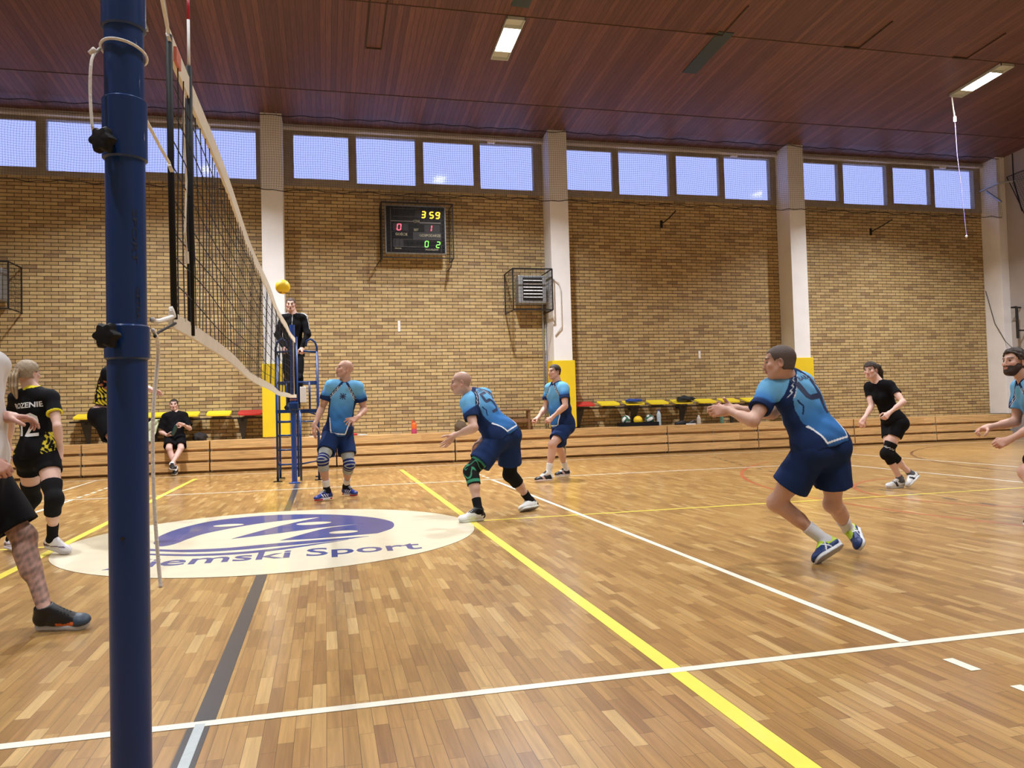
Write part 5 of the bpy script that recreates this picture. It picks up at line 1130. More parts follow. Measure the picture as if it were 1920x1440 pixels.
POSE = {
 'A': dict(H=(0.7,7.292,1.667), C=(0.698,7.337,1.476), P=(0.61,7.419,0.857), Ls=(0.868,7.3,1.428), Rs=(0.52,7.315,1.456), Le=(0.945,7.354,1.137), Re=(0.404,7.366,1.175), Lw=(0.844,7.127,1.041), Rw=(0.312,7.244,0.959), Lh=(0.688,7.469,0.83), Rh=(0.523,7.391,0.826), Lk=(0.734,7.298,0.435), Rk=(0.404,7.099,0.52), La=(0.698,7.589,0.131), Ra=(0.45,7.213,0.119), Lt=(0.823,7.423,0.023), Rt=(0.304,7.061,0.02), Lx=(0.66,7.653,0.029), Rx=(0.506,7.26,0.021)),
 'B': dict(H=(1.814,4.925,1.376), C=(1.931,4.98,1.256), P=(2.226,4.86,0.819), Ls=(1.868,4.838,1.162), Rs=(2.092,5.069,1.245), Le=(1.893,4.663,0.92), Re=(2.19,5.116,0.965), Lw=(1.712,4.831,0.842), Rw=(2.033,5.052,0.769), Lh=(2.155,4.817,0.78), Rh=(2.307,4.904,0.811), Lk=(1.861,4.728,0.482), Rk=(2.338,5.034,0.403), La=(1.896,4.562,0.11), Ra=(2.583,5.168,0.104), Lt=(1.691,4.523,0.019), Rt=(2.435,5.02,0.02), Lx=(1.958,4.602,0.019), Rx=(2.673,5.165,0.03)),
 'C': dict(H=(3.881,8.447,1.645), C=(3.924,8.438,1.457), P=(3.982,8.429,0.84), Ls=(3.975,8.282,1.386), Rs=(3.848,8.592,1.399), Le=(3.947,8.144,1.122), Re=(3.77,8.606,1.103), Lw=(3.75,8.191,0.954), Rw=(3.604,8.478,0.948), Lh=(4.01,8.346,0.802), Rh=(3.956,8.511,0.799), Lk=(3.73,8.136,0.553), Rk=(4.018,8.769,0.462), La=(3.663,8.16,0.139), Ra=(4.174,8.928,0.118), Lt=(3.454,8.178,0.022), Rt=(3.976,8.87,0.019), Lx=(3.723,8.144,0.024), Rx=(4.244,8.938,0.021)),
 'D': dict(H=(3.499,1.769,1.366), C=(3.613,1.835,1.255), P=(3.738,1.684,0.782), Ls=(3.449,1.826,1.177), Rs=(3.771,1.914,1.223), Le=(3.255,1.725,0.972), Re=(3.561,1.982,1.017), Lw=(3.209,1.97,1.046), Rw=(3.322,2.085,1.057), Lh=(3.652,1.679,0.749), Rh=(3.828,1.69,0.776), Lk=(3.497,1.868,0.394), Rk=(3.899,1.8,0.369), La=(3.787,1.74,0.129), Ra=(4.17,2.013,0.15), Lt=(3.628,1.629,0.018), Rt=(4.134,1.822,0.044), Lx=(3.888,1.697,0.1), Rx=(4.271,2.053,0.136)),
 'E': dict(H=(7.012,5.291,1.453), C=(7.088,5.263,1.293), P=(7.254,5.217,0.809), Ls=(7.148,5.116,1.252), Rs=(7.074,5.42,1.249), Le=(7.152,4.922,1.058), Re=(7.006,5.297,1.011), Lw=(6.951,4.941,0.922), Rw=(6.832,5.219,0.866), Lh=(7.268,5.135,0.788), Rh=(7.247,5.296,0.776), Lk=(7.095,5.176,0.436), Rk=(7.138,5.169,0.418), La=(7.287,5.184,0.108), Ra=(7.423,5.162,0.169), Lt=(7.096,5.207,0.019), Rt=(7.3,5.079,0.025), Lx=(7.351,5.213,0.024), Rx=(7.522,5.146,0.142)),
 'Fp': dict(H=(6.528,2.77,1.396), C=(6.599,2.707,1.215), P=(6.79,2.606,0.675), Ls=(6.547,2.549,1.137), Rs=(6.679,2.86,1.16), Le=(6.502,2.546,0.833), Re=(6.625,2.875,0.857), Lw=(6.298,2.656,0.706), Rw=(6.377,2.953,0.81), Lh=(6.711,2.588,0.628), Rh=(6.884,2.614,0.657), Lk=(6.329,2.515,0.437), Rk=(6.578,2.646,0.349), La=(6.258,2.301,0.091), Ra=(6.878,2.535,0.089), Lt=(6.049,2.281,0.02), Rt=(6.977,2.723,0.013), Lx=(6.328,2.346,0.016), Rx=(6.902,2.449,0.021)),
 'G': dict(H=(-1.963,4.253,1.496), C=(-1.918,4.225,1.341), P=(-1.883,4.223,0.825), Ls=(-2.064,4.293,1.293), Rs=(-1.766,4.178,1.289), Le=(-2.167,4.452,1.083), Re=(-1.685,4.046,1.053), Lw=(-2.239,4.595,0.897), Rw=(-1.711,4.201,0.865), Lh=(-1.962,4.248,0.798), Rh=(-1.803,4.197,0.798), Lk=(-2.005,4.444,0.445), Rk=(-1.696,3.988,0.467), La=(-2.181,4.51,0.106), Ra=(-1.764,4.161,0.129), Lt=(-2.068,4.354,0.019), Rt=(-1.609,4.073,0.017), Lx=(-2.239,4.557,0.028), Rx=(-1.829,4.217,0.067)),
 'Hh': dict(H=(-1.356,1.572,1.657), C=(-1.364,1.6,1.462), P=(-1.336,1.619,0.89), Ls=(-1.307,1.765,1.404), Rs=(-1.397,1.432,1.402), Le=(-1.39,1.818,1.113), Re=(-1.409,1.52,1.109), Lw=(-1.199,1.634,1.127), Rw=(-1.236,1.486,0.911), Lh=(-1.367,1.703,0.859), Rh=(-1.303,1.534,0.862), Lk=(-1.144,1.692,0.479), Rk=(-1.374,1.7,0.459), La=(-0.996,1.551,0.114), Ra=(-1.643,1.842,0.168), Lt=(-0.781,1.535,0.025), Rt=(-1.497,1.742,0.022), Lx=(-1.059,1.598,0.026), Rx=(-1.733,1.881,0.101)),
 'I': dict(H=(-1.554,5.581,1.718), C=(-1.637,5.672,1.603), P=(-1.757,5.658,1.146), Ls=(-1.649,5.84,1.565), Rs=(-1.652,5.512,1.542), Le=(-1.453,5.661,1.445), Re=(-1.608,5.73,1.353), Lw=(-1.294,5.47,1.405), Rw=(-1.465,5.541,1.265), Lh=(-1.767,5.745,1.141), Rh=(-1.736,5.574,1.131), Lk=(-1.622,6.07,0.924), Rk=(-1.527,5.376,0.828), La=(-1.436,5.741,1.051), Ra=(-1.6,5.676,0.577), Lt=(-1.353,5.656,0.867), Rt=(-1.474,5.502,0.539), Lx=(-1.547,5.744,1.038), Rx=(-1.705,5.637,0.589)),
 'Jj': dict(H=(-2.466,13.553,1.358), C=(-2.451,13.541,1.183), P=(-2.442,13.492,0.685), Ls=(-2.281,13.567,1.131), Rs=(-2.615,13.52,1.116), Le=(-2.164,13.472,0.879), Re=(-2.703,13.506,0.831), Lw=(-2.253,13.25,0.966), Rw=(-2.548,13.315,0.767), Lh=(-2.357,13.505,0.72), Rh=(-2.527,13.478,0.72), Lk=(-2.28,13.152,0.507), Rk=(-2.485,13.114,0.515), La=(-2.403,12.904,0.218), Ra=(-2.361,13.04,0.141), Lt=(-2.352,12.712,0.132), Rt=(-2.358,12.846,0.026), Lx=(-2.436,12.975,0.143), Rx=(-2.365,13.114,0.047)),
 'K': dict(H=(-0.093,10.771,2.979), C=(-0.059,10.796,2.79), P=(-0.074,10.87,2.163), Ls=(0.115,10.805,2.756), Rs=(-0.225,10.839,2.756), Le=(0.179,10.74,2.47), Re=(-0.316,10.802,2.474), Lw=(0.081,10.674,2.238), Rw=(-0.218,10.711,2.251), Lh=(0.007,10.841,2.121), Rh=(-0.154,10.907,2.124), Lk=(0.017,10.714,1.711), Rk=(-0.154,10.847,1.696), La=(-0.017,10.766,1.302), Ra=(-0.119,10.844,1.287), Lt=(-0.162,10.619,1.21), Rt=(-0.195,10.647,1.21), Lx=(0.03,10.821,1.211), Rx=(-0.041,10.881,1.21)),
}
# ------------------------------------------------------------------ the people
LIGHT = np.array([.135, .37, .62]); MID = np.array([.035, .15, .40]); NAVY = np.array([.010, .024, .085]); WHITE = np.array([.72, .76, .80]); BLACK = np.array([.0045, .0045, .006])
def rad_arm(s, v):
    m = np.full(len(v), 9.)
    for a in 'LR':
        S, E = s.J[a+'s'], s.J[a+'e']; d = E-S; q = np.clip((v-S)@d/(d@d), 0, 1); m = np.minimum(m, np.linalg.norm(v-S-np.outer(q, d), axis=1))
    return m
def team_shirt(s, v):
    J = s.J; L = np.linalg.norm(J['C']-J['P']); t = (v-J['P'])@s.up/L; x = (v-J['P'])@s.rt/s.s; ax = np.abs(x); y = (v-J['P'])@s.fw/s.s
    lo = np.clip(smooth_step(-.40, .32, t), 0, 1); hi = smooth_step(.30, .95, t); c = mix(mix(np.tile(NAVY*1.8, (len(v), 1)), MID, lo), LIGHT, hi)
    # sleeves: light at the shoulder, navy at the cuff
    for a in ('L', 'R'):
        S, E = J[a+'s'], J[a+'e']; d = E-S; q = (v-S)@d/(d@d); rad = np.linalg.norm(v-S-np.outer(np.clip(q, 0, 1), d), axis=1); sg = 1 if a == 'R' else -1
        out = smooth_step(.145, .165, x*sg)*(rad < .115); g = mix(mix(np.tile(LIGHT, (len(v), 1)), MID, smooth_step(.1, .45, q)), NAVY, smooth_step(.40, .52, q))
        c = c*(1-out[:, None]) + g*out[:, None]
    rl = .050 + (1.0-t)*.40; bw = .018+.012*(y < 0); seam = (np.abs(ax-rl) < bw)*(t > .70)*(t < 1.06); c[seam] = NAVY
    low = (ax > .146)*(t > .40)*(t <= .74)*(rad_arm(s, v) > .062); c[low] = NAVY
    scr = (np.abs(ax-rl-.006*np.sin(t*95)) < .0045)*(t > .74)*(t < .97) | (np.abs(ax-rl+bw) < .003)*(t > .70)*(t < 1.0); c[scr] = WHITE*.75
    edge = .088+.058*np.clip(t/.42, 0, 1); side = (ax > edge)*(t < .46); c[side] = NAVY
    pip = ((np.abs(ax-edge) < .0065)*(t < .30)*(t > .0) | (np.abs(t) < .012)*(ax < .09)); c[pip] = WHITE
    arrow = (np.abs(ax-.125+.022*(1-np.abs(t-.56)/.10)) < .005)*(np.abs(t-.56) < .10)*(y < .03); c[arrow] = NAVY
    col = np.linalg.norm(v-(J['C']+s.up*.015), axis=1) < .088*s.s*s.w; c[col & (t > .93)] = NAVY
    return c
def navy_shorts(v): return np.tile(np.array([.010, .026, .095]), (len(v), 1))
def black_cloth(v): return np.tile(BLACK, (len(v), 1))
def plain(c): return lambda s, v: np.tile(np.array(c), (len(v), 1))
def shaved(s, V, col, amt=.35, tint=(.20, .13, .11)):
    L = V - s.J['H']; y = L@s.hf/s.hq; z = L@s.hu/s.hq; x = np.abs(L@s.hr/s.hq); m = smooth_step(.0, .03, z - y*.62 + .012)*(1-smooth_step(.060, .10, z+.35*y))*(np.linalg.norm(L, axis=1) < .15); return mix(col, np.array(tint), np.clip(m*amt, 0, 1))
def stubble(s, V, col, amt=.25, tint=(.12, .07, .05)):
    L = V - s.J['H']; y = L@s.hf/s.hq; z = L@s.hu/s.hq; m = smooth_step(-.025, -.05, -(-z))*0 + (z < -.035)*(z > -.11)*(y > -.01); return mix(col, np.array(tint), m*amt)
number_mat = simple('number_print', (.008, .018, .07), .6); white_print = simple('white_print', (.70, .72, .75), .6)
def shoe_cols(base, accent=None, accent2=None, mode=None):
    base = np.array(base)
    def fn(l):
        c = np.tile(base, (len(l), 1)); x, y, z = l.T
        if mode == 'stripes': c[(np.abs(((x-z*.7)*100) % 3.4-1.2) < .7) & (x > .085) & (x < .20) & (np.abs(y) > .024) & (z > .022) & (z < .065)] = accent
        if mode == 'stripes': c[z > .088] = (.01, .01, .015)
        if mode == 'lime': c[(x < .12) & (z > .045)] = accent; c[(z > .07)] = accent; m = (np.abs(y) > .026) & (x > .09) & (x < .18) & ((np.abs(x-.13-(z-.04)*.8) < .006) | (np.abs(x-.15+(z-.04)*.8) < .006)); c[m] = accent2
        if mode == 'blackheel': c[(x < .06) & (z > .05)] = accent; c[(z > .080)] = accent; c[(x > .21) & (z < .03)] = accent2
        if mode == 'pink': c[(np.abs(x-.12-z*.6) < .018) & (np.abs(y) > .025)] = accent
        if mode == 'orange': m = (np.abs(z-.020-.25*np.abs(x-.17)) < .010) & (x > .13) & (x < .245) & (np.abs(y) > .02); c[m] = accent; c[(x > .22)] = accent2
        if mode == 'purple': c[(x < .07) & (z < .045)] = accent; c[(np.abs(z-.035-.12*(x-.1)) < .005) & (np.abs(y) > .022)] = accent
        return c
    return fn
def sole_toe(c1, c2, x0=.19):
    return lambda l: np.where(((l[:, 0] > x0) | (l[:, 0] < .06))[:, None] & (l[:, 2] < .012)[:, None], np.array([c2]), np.array([c1])).astype(float)

# A — bald player at the net -------------------------------------------------
s = Person('A', 1.84, 'bald man in a blue shirt standing at the net by the referee stand, looking left', (-.88, -.30, .22), w=1.04, skin=(.50, .27, .18)); s.brow = .6
s.hand('R', (-.12, -.30, -1), (.8, .4, 0), (.2, .22, .25, .3), .3, .3); s.hand('L', (-.75, -.45, -.35), (.1, .6, -.6), (.12, .30, .45, .5), .0, .7)
s.body(lambda s, V, c: stubble(s, V, shaved(s, V, c, .20), .22)); s.shirt(team_shirt, hem=-.03, g=.018)
s.shorts(.66, navy_shorts, flare=.035); s.decal('chest_emblem', number_mat, s.J['P']+(s.J['C']-s.J['P'])*.77, -s.rt, s.up, [[(-.035, -.035), (.035, .035)], [(-.035, .035), (.035, -.035)], [(-.04, 0), (.04, 0)], [(0, -.04), (0, .04)]], w=.012)
grey_pad = lambda t, v, c: np.where((np.abs(t) < .42)[:, None] & (np.abs((t*3.2) % 1-.5) > .17)[:, None], np.array([[.012, .02, .12]]), c)
for a in 'LR':
    s.kneepad(a, (.34, .36, .35), .34, .34, colfn=grey_pad); s.sock(a, .64, (.70, .72, .74), colfn=lambda t, v, c: np.where((t > .84)[:, None], np.array([[.01, .01, .015]]), c)); s.shoe(a, shoe_cols((.010, .030, .22), (.75, .76, .8), mode='stripes'), solecol=sole_toe((.75, .75, .78), (.40, .01, .05)))

# B — number 5 ----------------------------------------------------------------
s = Person('B', 1.80, 'bald man in a blue shirt with number 5, crouching on the yellow line', (-.96, .20, -.05), w=1.10, skin=(.52, .30, .21)); s.brow = .5
s.hand('L', (-.72, -.10, -.70), (-.5, .6, .3), (.05, .10, .15, .2), .0, .9); s.hand('R', (-.5, .2, -.75), (.3, -.8, 0), (.3, .3, .4, .4))
s.body(lambda s, V, c: shaved(s, V, c, .45)); s.shirt(team_shirt, hem=-.035, g=.020)
s.shorts(.70, navy_shorts, flare=.04)
nb = s.J['P']+(s.J['C']-s.J['P'])*.66
s.decal('number', number_mat, nb, s.rt, s.up, [[(.055, .115), (-.045, .115), (-.05, .02), (.02, .02), (.05, -.01), (.05, -.07), (.02, -.105), (-.055, -.105)]], w=.030)
s.decal('name_print', number_mat, s.J['P']+(s.J['C']-s.J['P'])*.955, s.rt, s.up, text='SKIBA', h=.035, width=.16)
gp = lambda t, v, c: np.where(((np.abs(np.abs(t)-.80) < .10) | (np.abs(t+.25-.4*np.sin((v[:, 0]+v[:, 1])*30)) < .05) | (np.abs(t-.35+.3*np.sin((v[:, 0]-v[:, 1])*30)) < .04))[:, None], np.array([[.05, .26, .15]]), c)
s.kneepad('L', (.010, .012, .012), .36, .36, colfn=gp); s.kneepad('R', (.008, .008, .010), .32, .34)
for a in 'LR': s.sock(a, .70, (.008, .008, .010)); s.shoe(a, shoe_cols((.66, .68, .68), (.015, .015, .02), (.66, .68, .68), 'blackheel'), sole=(.62, .64, .60))

# C — far player in blue --------------------------------------------------------
s = Person('C', 1.80, 'dark-haired man in a blue shirt standing far back beside the middle pillar, hands in front', (-.90, -.38, .06), w=1.16, skin=(.56, .31, .22))
s.hand('L', (-.70, -.25, -.55), (-.2, .6, -.5), (.9, .9, .95, 1.0), .8); s.hand('R', (-.80, -.2, -.35), (.1, -.4, -.6), (.85, .85, .9, .95), .8)
s.body(lambda s, V, c: shaved(s, V, c, .5)); s.hair(.005, (.035, .02, .014), front=.034, sides=-.04); s.shirt(team_shirt, hem=-.04, g=.022, loose=.03)
s.shorts(.72, navy_shorts, flare=.035)
for a in 'LR': s.sock(a, .66, (.72, .73, .75)); s.shoe(a, shoe_cols((.012, .012, .015), (.60, .42, .40), mode='pink'), sole=(.68, .56, .54))

# D — number 4 --------------------------------------------------------------------
s = Person('D', 1.80, 'man in a blue shirt with number 4 on the back, lunging with forearms stretched out', (-.80, .58, -.04), w=1.05, skin=(.52, .29, .20))
s.hand('L', (-.96, .22, .02), (.20, .9, -.35), (.6, .7, .8, .85), .9, sc=1.05); s.hand('R', (-.98, -.05, -.08), (.0, -.6, .75), (.5, .6, .7, .75), .9, sc=1.05)
s.body(lambda s, V, c: shaved(s, V, c, .55, (.09, .06, .05))); s.hair(.0030, (.075, .050, .040), front=.036, sides=-.05); s.shirt(team_shirt, hem=-.03, g=.020, h=.0050)
s.shorts(.64, navy_shorts, flare=.045)
nb = s.J['P']+(s.J['C']-s.J['P'])*.64
s.decal('number', number_mat, nb, s.rt, s.up, [[(-.075, .125), (-.055, .02), (-.035, -.002), (.075, -.002)], [(.065, .125), (.065, -.13)]], w=.036)
s.decal('name_print', number_mat, s.J['P']+(s.J['C']-s.J['P'])*.93, s.rt, s.up, text='D. BARAN', h=.036, width=.20)
s.lace = simple('lime_lace', (.45, .60, .05), .6)
for a in 'LR': s.sock(a, .62, (.66, .68, .72)); s.shoe(a, shoe_cols((.010, .035, .14), (.48, .68, .04), (.70, .72, .75), 'lime'), sole=(.62, .64, .66))

# E — girl in black ---------------------------------------------------------------
s = Person('E', 1.66, 'girl in black shirt and shorts with a dark ponytail, running at the right', (-.90, -.42, -.02), w=.88, fem=True, skin=(.66, .40, .31))
s.hand('L', (-.75, -.35, -.45), (-.2, .8, -.3), (.6, .7, .8, .85), .7); s.hand('R', (-.60, -.1, -.70), (.2, .4, -.3), (.5, .6, .7, .8), .6)
s.body(); s.hair(.013, (.030, .017, .011), front=.024, sides=-.035, noise=.0015)
H = s.J['H']; b0 = H - s.hf*.11 + s.hu*.045; f = Fld()
pts = [b0+s.hf*.03, b0, b0+np.array([.05, .02, -.01]), b0+np.array([.085, .03, -.06]), b0+np.array([.10, .03, -.12]), b0+np.array([.13, .03, -.17])]; rr_ = [.030, .034, .045, .042, .028, .008]
for i in range(5): f.cone(pts[i], pts[i+1], rr_[i], rr_[i+1], .02)
v, q_ = f.mesh(.005, noise=lambda x, y, z: .004*np.sin(x*160+z*40)*np.sin(y*120+z*60)); np_mesh('ponytail', v, q_, MS['hair'], s.root, np.tile(np.array([.028, .016, .010]), (len(v), 1)))
s.shirt(plain(BLACK), hem=.02, g=.010, loose=.004, sleeve=.50, sg=.012, neck=.058, folds=.0015); s.shorts(.42, black_cloth, loose=.002, flare=.004, top=.13)
wl = lambda t, v, c: np.where(((np.abs(t-.45) < .07) & (np.abs(((v[:, 2])*60) % 1-.5) < .25))[:, None], np.array([[.6, .6, .6]]), c)
s.kneepad('L', (.008, .008, .009), .36, .36, bulk=.004, colfn=wl); s.kneepad('R', (.008, .008, .009), .30, .34, bulk=.003)
for a in 'LR': s.sock(a, .86, (.10, .10, .11)); s.shoe(a, shoe_cols((.66, .67, .68), (.02, .02, .03), (.4, .45, .55), 'pink'), sole=(.68, .68, .70), L=.26)

# F — bearded player at the right edge -----------------------------------------------
s = Person('Fp', 1.82, 'bearded man in a blue shirt leaning forward at the right edge of the photo', (-.99, .02, .10), w=1.04, skin=(.54, .30, .21)); s.brow = 1.3
s.hand('R', (-.95, .05, -.15), (.1, -.3, -.9), (.55, .65, .75, .8), .7); s.hand('L', (-.90, .10, -.30), (-.2, .7, -.5), (.85, .9, .95, 1.0), .9)
s.body(); s.hair(.020, (.030, .018, .012), front=.044, sides=-.05, noise=.005)
f = Fld(); H, u, fo, r, q = s.J['H'], s.hu, s.hf, s.hr, s.hq
f.ell(H-u*.082*q+fo*.052*q, s.HA, np.array([.034, .030, .024])*q+.007, .02); f.ell(H-u*.034*q+fo*.024*q, s.HA, np.array([.060, .064, .080])*q+.005, .02)
for e in (-1, 1): f.cone(H+r*e*.056*q-u*.040*q+fo*.005*q, H+r*e*.018*q-u*.088*q+fo*.055*q, .024*q, .024*q, .02)
f.plane(H-u*.036*q+fo*.09*q, nrm(u*1.0+fo*.42)); f.ell(H+fo*.100*q-u*.054*q, s.HA, np.array([.020, .020, .010])*q, .004, 's'); f.plane(H-fo*.006*q, -fo)
v, q_ = f.mesh(.0040, noise=lambda x, y, z: .0012*np.sin(x*300)*np.sin(z*330)*np.sin(y*310)); np_mesh('beard', v, q_, MS['hair'], s.root, np.tile(np.array([.035, .018, .012]), (len(v), 1)))
s.shirt(team_shirt, hem=-.03, g=.018); s.shorts(.66, navy_shorts)
for a in 'LR': s.sock(a, .70, (.7, .7, .72)); s.shoe(a, shoe_cols((.012, .012, .015), (.6, .6, .6), mode='pink'), sole=(.7, .7, .7))

# G — blonde player --------------------------------------------------------------------
def g_shirt(s, v):
    J = s.J; c = np.tile(BLACK*1.1, (len(v), 1)); t = (v-J['P'])@s.up/np.linalg.norm(J['C']-J['P']); x = (v-J['P'])@s.rt
    for a in 'LR':
        S, E = J[a+'s'], J[a+'e']; d = E-S; q = (v-S)@d/(d@d); rad = np.linalg.norm(v-S-np.outer(np.clip(q, 0, 1), d), axis=1); c[(q > .50) & (rad < .085) & (np.abs(x) > .12)] = (.65, .55, .03)
    c[(np.linalg.norm(v-(J['C']+s.up*.02), axis=1) < .073) & (t > .95)] = (.65, .55, .03)
    c[(np.abs(x) > .115) & (t < .34) & (np.sin(v[:, 2]*95+2*np.sin(v[:, 1]*60))*np.sin((v[:, 0]+v[:, 1])*80+2*np.sin(v[:, 2]*45)) > .0)] = (.60, .50, .04); return c
s = Person('G', 1.70, 'blonde woman in a black shirt with yellow trim, seen from behind', (.52, .84, .02), w=.92, fem=True, skin=(.60, .36, .27))
s.hand('R', (.05, .05, -1), (-1, 0, 0), (.25, .3, .35, .4), .4); s.hand('L', (-.1, .2, -1), (1, 0, 0), (.3, .3, .4, .4))
s.body(); s.hair(.014, (.30, .23, .155), front=.024, sides=-.035, noise=.0015)
H = s.J['H']; b0 = H - s.hf*.105 + s.hu*.020; f = Fld(); pts = [b0+s.hf*.02, b0, b0+np.array([-.015, -.035, -.05]), b0+np.array([-.01, -.045, -.13]), b0+np.array([.01, -.035, -.22])]; rr_ = [.026, .026, .036, .032, .008]
for i in range(4): f.cone(pts[i], pts[i+1], rr_[i], rr_[i+1], .015)
v, q_ = f.mesh(.0045, noise=lambda x, y, z: .003*np.sin(x*220+z*20)*np.sin(y*200+z*25)); pt = np_mesh('ponytail', v, q_, MS['hair'], s.root, np.tile(np.array([.36, .26, .16]), (len(v), 1))*(.8+.35*np.sin(v[:, :1]*300)))
m = MB(); m.tube([tuple(b0+(s.hr*math.cos(k*.4488)+s.hu*math.sin(k*.4488))*.026) for k in range(14)], .006, 6, closed=True); m.build('hair_tie', simple('pink_tie', (.35, .16, .14), .7), pt, smooth=True)
s.shirt(g_shirt, hem=-.03, g=.013, loose=.008, sleeve=.55, sg=.018, neck=.056); s.shorts(.34, black_cloth, loose=.002, flare=.004)
s.decal('back_print', white_print, s.J['P']+(s.J['C']-s.J['P'])*.80, s.rt, s.up, text='ROZENIE', h=.042, width=.26, bold=.03); s.decal('number', white_print, s.J['P']+(s.J['C']-s.J['P'])*.48, s.rt, s.up, [[(-.085, .06), (-.055, .085), (-.055, -.085)], [(-.01, .045), (.005, .075), (.04, .085), (.075, .06), (.075, .025), (-.01, -.082), (.085, -.082)]], w=.026, off=.004)
for a in 'LR': s.kneepad(a, (.008, .008, .009), .40, .34, bulk=.004); s.sock(a, .62, (.008, .008, .010)); s.shoe(a, shoe_cols((.68, .66, .70), (.13, .08, .16), mode='purple'), sole=(.60, .56, .60), L=.26)

# H — player at the left edge ---------------------------------------------------------------
def tattoo(s, V, c):
    J = s.J
    for a, k0 in (('L', -.15),):
        K, A = J[a+'k'], J[a+'a']; d = A-K; t = (V-K)@d/(d@d); rad = np.linalg.norm(V-K-np.outer(t, d), axis=1); m = (t > k0) & (t < .92) & (rad < .09)
        pat = np.sin(t*38+np.sin(V[:, 0]*90)*2)*np.sin((V[:, 0]+V[:, 1])*75+t*20) + .5*np.sin(t*90+V[:, 1]*120); k = np.clip(.42+.35*pat, .12, .8)*m; c = mix(c, np.array([.10, .085, .075]), k)
    return c
s = Person('Hh', 1.84, 'man in a white shirt with a tattooed leg, cut off by the left edge', (.96, .1, .05), w=1.0, skin=(.50, .27, .20))
s.hand('L', (.97, .05, -.10), (.1, -.2, -.9), (.25, .35, .5, .55), .3, .2); s.hand('R', (.75, -.1, -.55), (-.2, .6, -.4), (.9, .9, .95, 1.0), .9)
s.body(tattoo); s.hair(.010, (.05, .03, .02), noise=.001); s.shirt(plain((.62, .60, .60)), hem=-.05, g=.018, loose=.012, sleeve=.75, sg=.03)
s.shorts(.86, black_cloth, loose=.03, flare=.05); s.lace = M['cord']
for a in 'LR': s.shoe(a, shoe_cols((.010, .010, .012), (.70, .16, .03), (.03, .05, .08), 'orange'), sole=(.48, .50, .52))

# I — jumping player behind the post -------------------------------------------------------------
s = Person('I', 1.75, 'player in black jumping at the net, mostly hidden behind the near blue post', (.90, .1, .30), w=.95, skin=(.60, .34, .26))
s.hand('L', (.92, -.1, -.35), (.1, -.4, -.8), (.1, .15, .2, .3), .2, .4); s.hand('R', (.8, .1, -.4), (0, .3, -.8), (.3, .3, .4, .5))
def i_shirt(s, v):
    c = np.tile(BLACK, (len(v), 1)); t = (v-s.J['P'])@s.up/np.linalg.norm(s.J['C']-s.J['P']); y = (v-s.J['P'])@s.fw
    c[(t > .22) & (t < .62) & (np.sin(v[:, 2]*75+v[:, 0]*30+2*np.sin(v[:, 0]*40))*np.sin(v[:, 0]*85+v[:, 2]*20+2*np.sin(v[:, 2]*50)) > .1) & (np.abs(y) < .10)] = (.62, .48, .03)
    c[(t > .56) & (t < .72) & (np.sin(v[:, 2]*90)*np.sin(v[:, 0]*70) > .3) & (np.abs(y) < .09)] = (.35, .10, .06); return c
s.body(); s.hair(.010, (.03, .02, .012)); s.shirt(i_shirt, hem=.10, g=.020, loose=.01); s.shorts(.62, black_cloth, loose=.02, top=.05)
for a in 'LR': s.sock(a, .7, (.7, .7, .72)); s.shoe(a, shoe_cols((.66, .67, .68), (.02, .02, .03), (.4, .4, .4), 'pink'), sole=(.7, .7, .7))

# J — seated man ------------------------------------------------------------------------------------
s = Person('Jj', 1.76, 'man in black sitting on the bleachers holding a dark bottle, ankles crossed', (.05, -1, .0), w=.98, skin=(.60, .36, .28))
s.hand('L', (-.75, -.35, .15), (-.1, -.9, -.2), (.7, .75, .8, .8), .6); s.hand('R', (.85, -.35, -.1), (0, .2, .9), (.6, .6, .65, .7), .5)
s.body(lambda s, V, c: shaved(s, V, c, .6, (.07, .045, .035))); s.hair(.005, (.035, .024, .018), front=.034, sides=-.03); s.shirt(plain(BLACK), hem=-.02, g=.020, loose=.02, sleeve=.80, sg=.03); s.shorts(.80, black_cloth, loose=.02, flare=.03); s.lace = M['cord']
for a in 'LR': s.sock(a, .90, (.72, .72, .74)); s.shoe(a, shoe_cols((.012, .012, .014), (.6, .6, .6), mode=None), sole=(.68, .70, .72))
bt = empty('bottle', (-2.38, 13.2, .82), 'dark green bottle held by the seated man in black', 'bottle'); a0 = Vector((-2.44, 13.22, .765)); a1 = Vector((-2.335, 13.20, 1.01)); ax_ = (a1-a0).normalized(); L_ = (a1-a0).length
MB().lathe(a0, [(.033, 0), (.036, .01), (.036, L_*.72), (.028, L_*.82), (.015, L_*.90), (.014, L_)], 16, axis=ax_).build('body', simple('dark_bottle', (.02, .055, .05), .2), bt, auto=True); MB().lathe(a1, [(.017, 0), (.017, .02)], 12, axis=ax_).build('cap', M['plastic_black'], bt, auto=True)

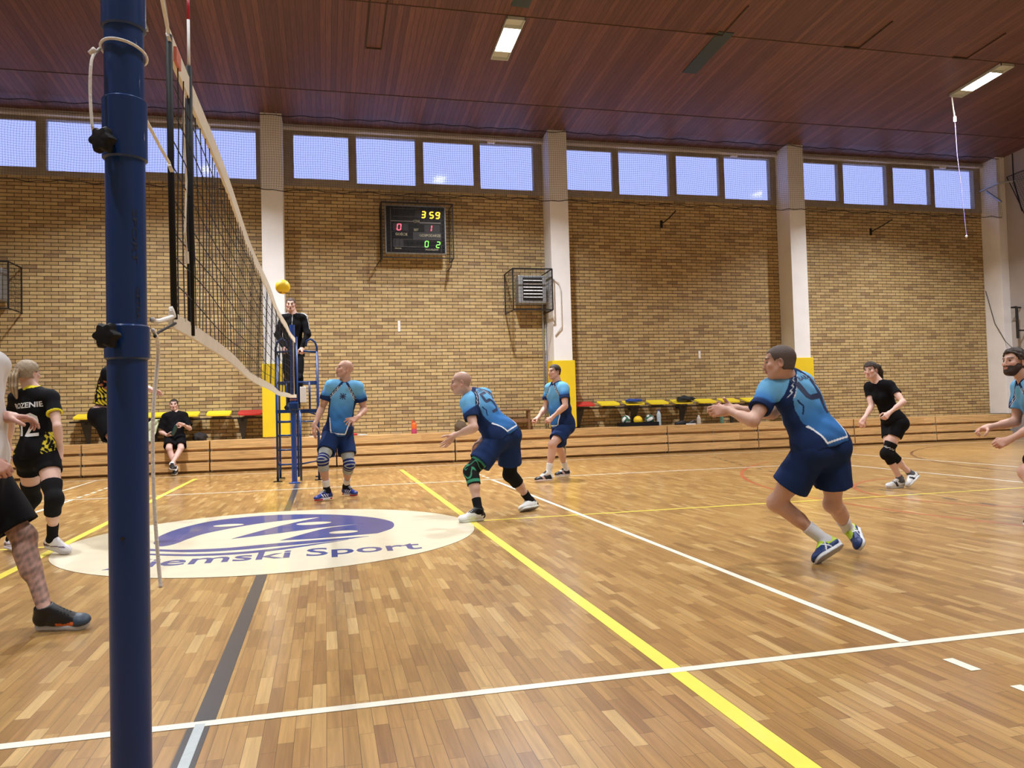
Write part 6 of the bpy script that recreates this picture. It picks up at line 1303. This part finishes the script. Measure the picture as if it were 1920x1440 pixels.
# K — referee ---------------------------------------------------------------------------------------------
def k_top(s, v):
    J = s.J; c = np.tile(BLACK, (len(v), 1)); out = nrm(s.fw*.0+s.up)
    for a in 'LR':
        S, E, Wr = J[a+'s'], J[a+'e'], J[a+'w']; sg = 1 if a == 'R' else -1; d = E-S; q = (v-S)@d/(d@d); P = v-S-np.outer(np.clip(q, 0, 1), d); rad = np.linalg.norm(P, axis=1); side = nrm(np.cross(d, s.rt*sg)*-1)
        w_ = P@orth(s.fw, d); m = (q < .75) & (q > -.3) & ((P@orth(s.rt*sg+s.up*.5, d)) > .01) & (rad < .12) & (np.abs((w_*100+10) % 1.9-.95) < .42) & (np.abs(w_) < .028); c[m] = (.68, .68, .70)
    L = np.linalg.norm(J['C']-J['P']); t = (v-J['P'])@s.up/L; x = (v-J['P'])@s.rt; y = (v-J['P'])@s.fw; c[(np.abs(x) < .005) & (y > 0) & (t > .6)] = (.4, .4, .4)
    m = (np.abs(x) > .05) & (t > .95) & (np.abs((y*100+10) % 1.9-.95) < .42) & (np.abs(y) < .028); c[m] = (.68, .68, .70); return c
s = Person('K', 1.80, 'referee in a black tracksuit with white stripes standing on the blue referee stand', (-.05, -1, -.06), w=1.0, skin=(.58, .34, .26))
s.hand('L', (.2, -.5, -.8), (-.4, .3, -.4), (.9, .9, .95, 1.0), .8); s.hand('R', (-.2, -.5, -.8), (.4, .3, -.4), (.9, .9, .95, 1.0), .8)
s.body(lambda s, V, c: shaved(s, V, c, .5, (.08, .05, .04))); s.hair(.006, (.07, .045, .035), front=.036, sides=-.03); s.shirt(k_top, hem=-.06, g=.020, loose=.01, long_=True, neck=.060, h=.0055)
f = Fld(); J = s.J; f.ell(J['P']+s.up*.02, np.array([s.rtp, s.fwp, s.up]), np.array([.156, .118, .13])+.014, .04)
for a in 'LR': s.leg(f, a, .014, k=.04)
for a in 'LR': f.cone(J[a+'k'], J[a+'a']+np.array([0, 0, .01]), .062, .055, .03)
for a in 'LR': f.plane(J[a+'a']-np.array([0, 0, .02]), (0, 0, -1))
v, q_ = f.mesh(.007); np_mesh('trousers', v, q_, MS['sport'], s.root, np.tile(BLACK, (len(v), 1)))
s.lace = M['cord']
for a in 'LR': s.shoe(a, shoe_cols((.012, .012, .014)), sole=(.02, .02, .02))
m = MB(); w0 = s.J['H']+(s.hf*.108-s.hu*.058)*s.hq; m.tube([tuple(w0), tuple(w0+s.hf*.03)], .009, 8); o = m.build('whistle', M['plastic_black']); tag(o, 'black whistle in the mouth of the referee', 'whistle')
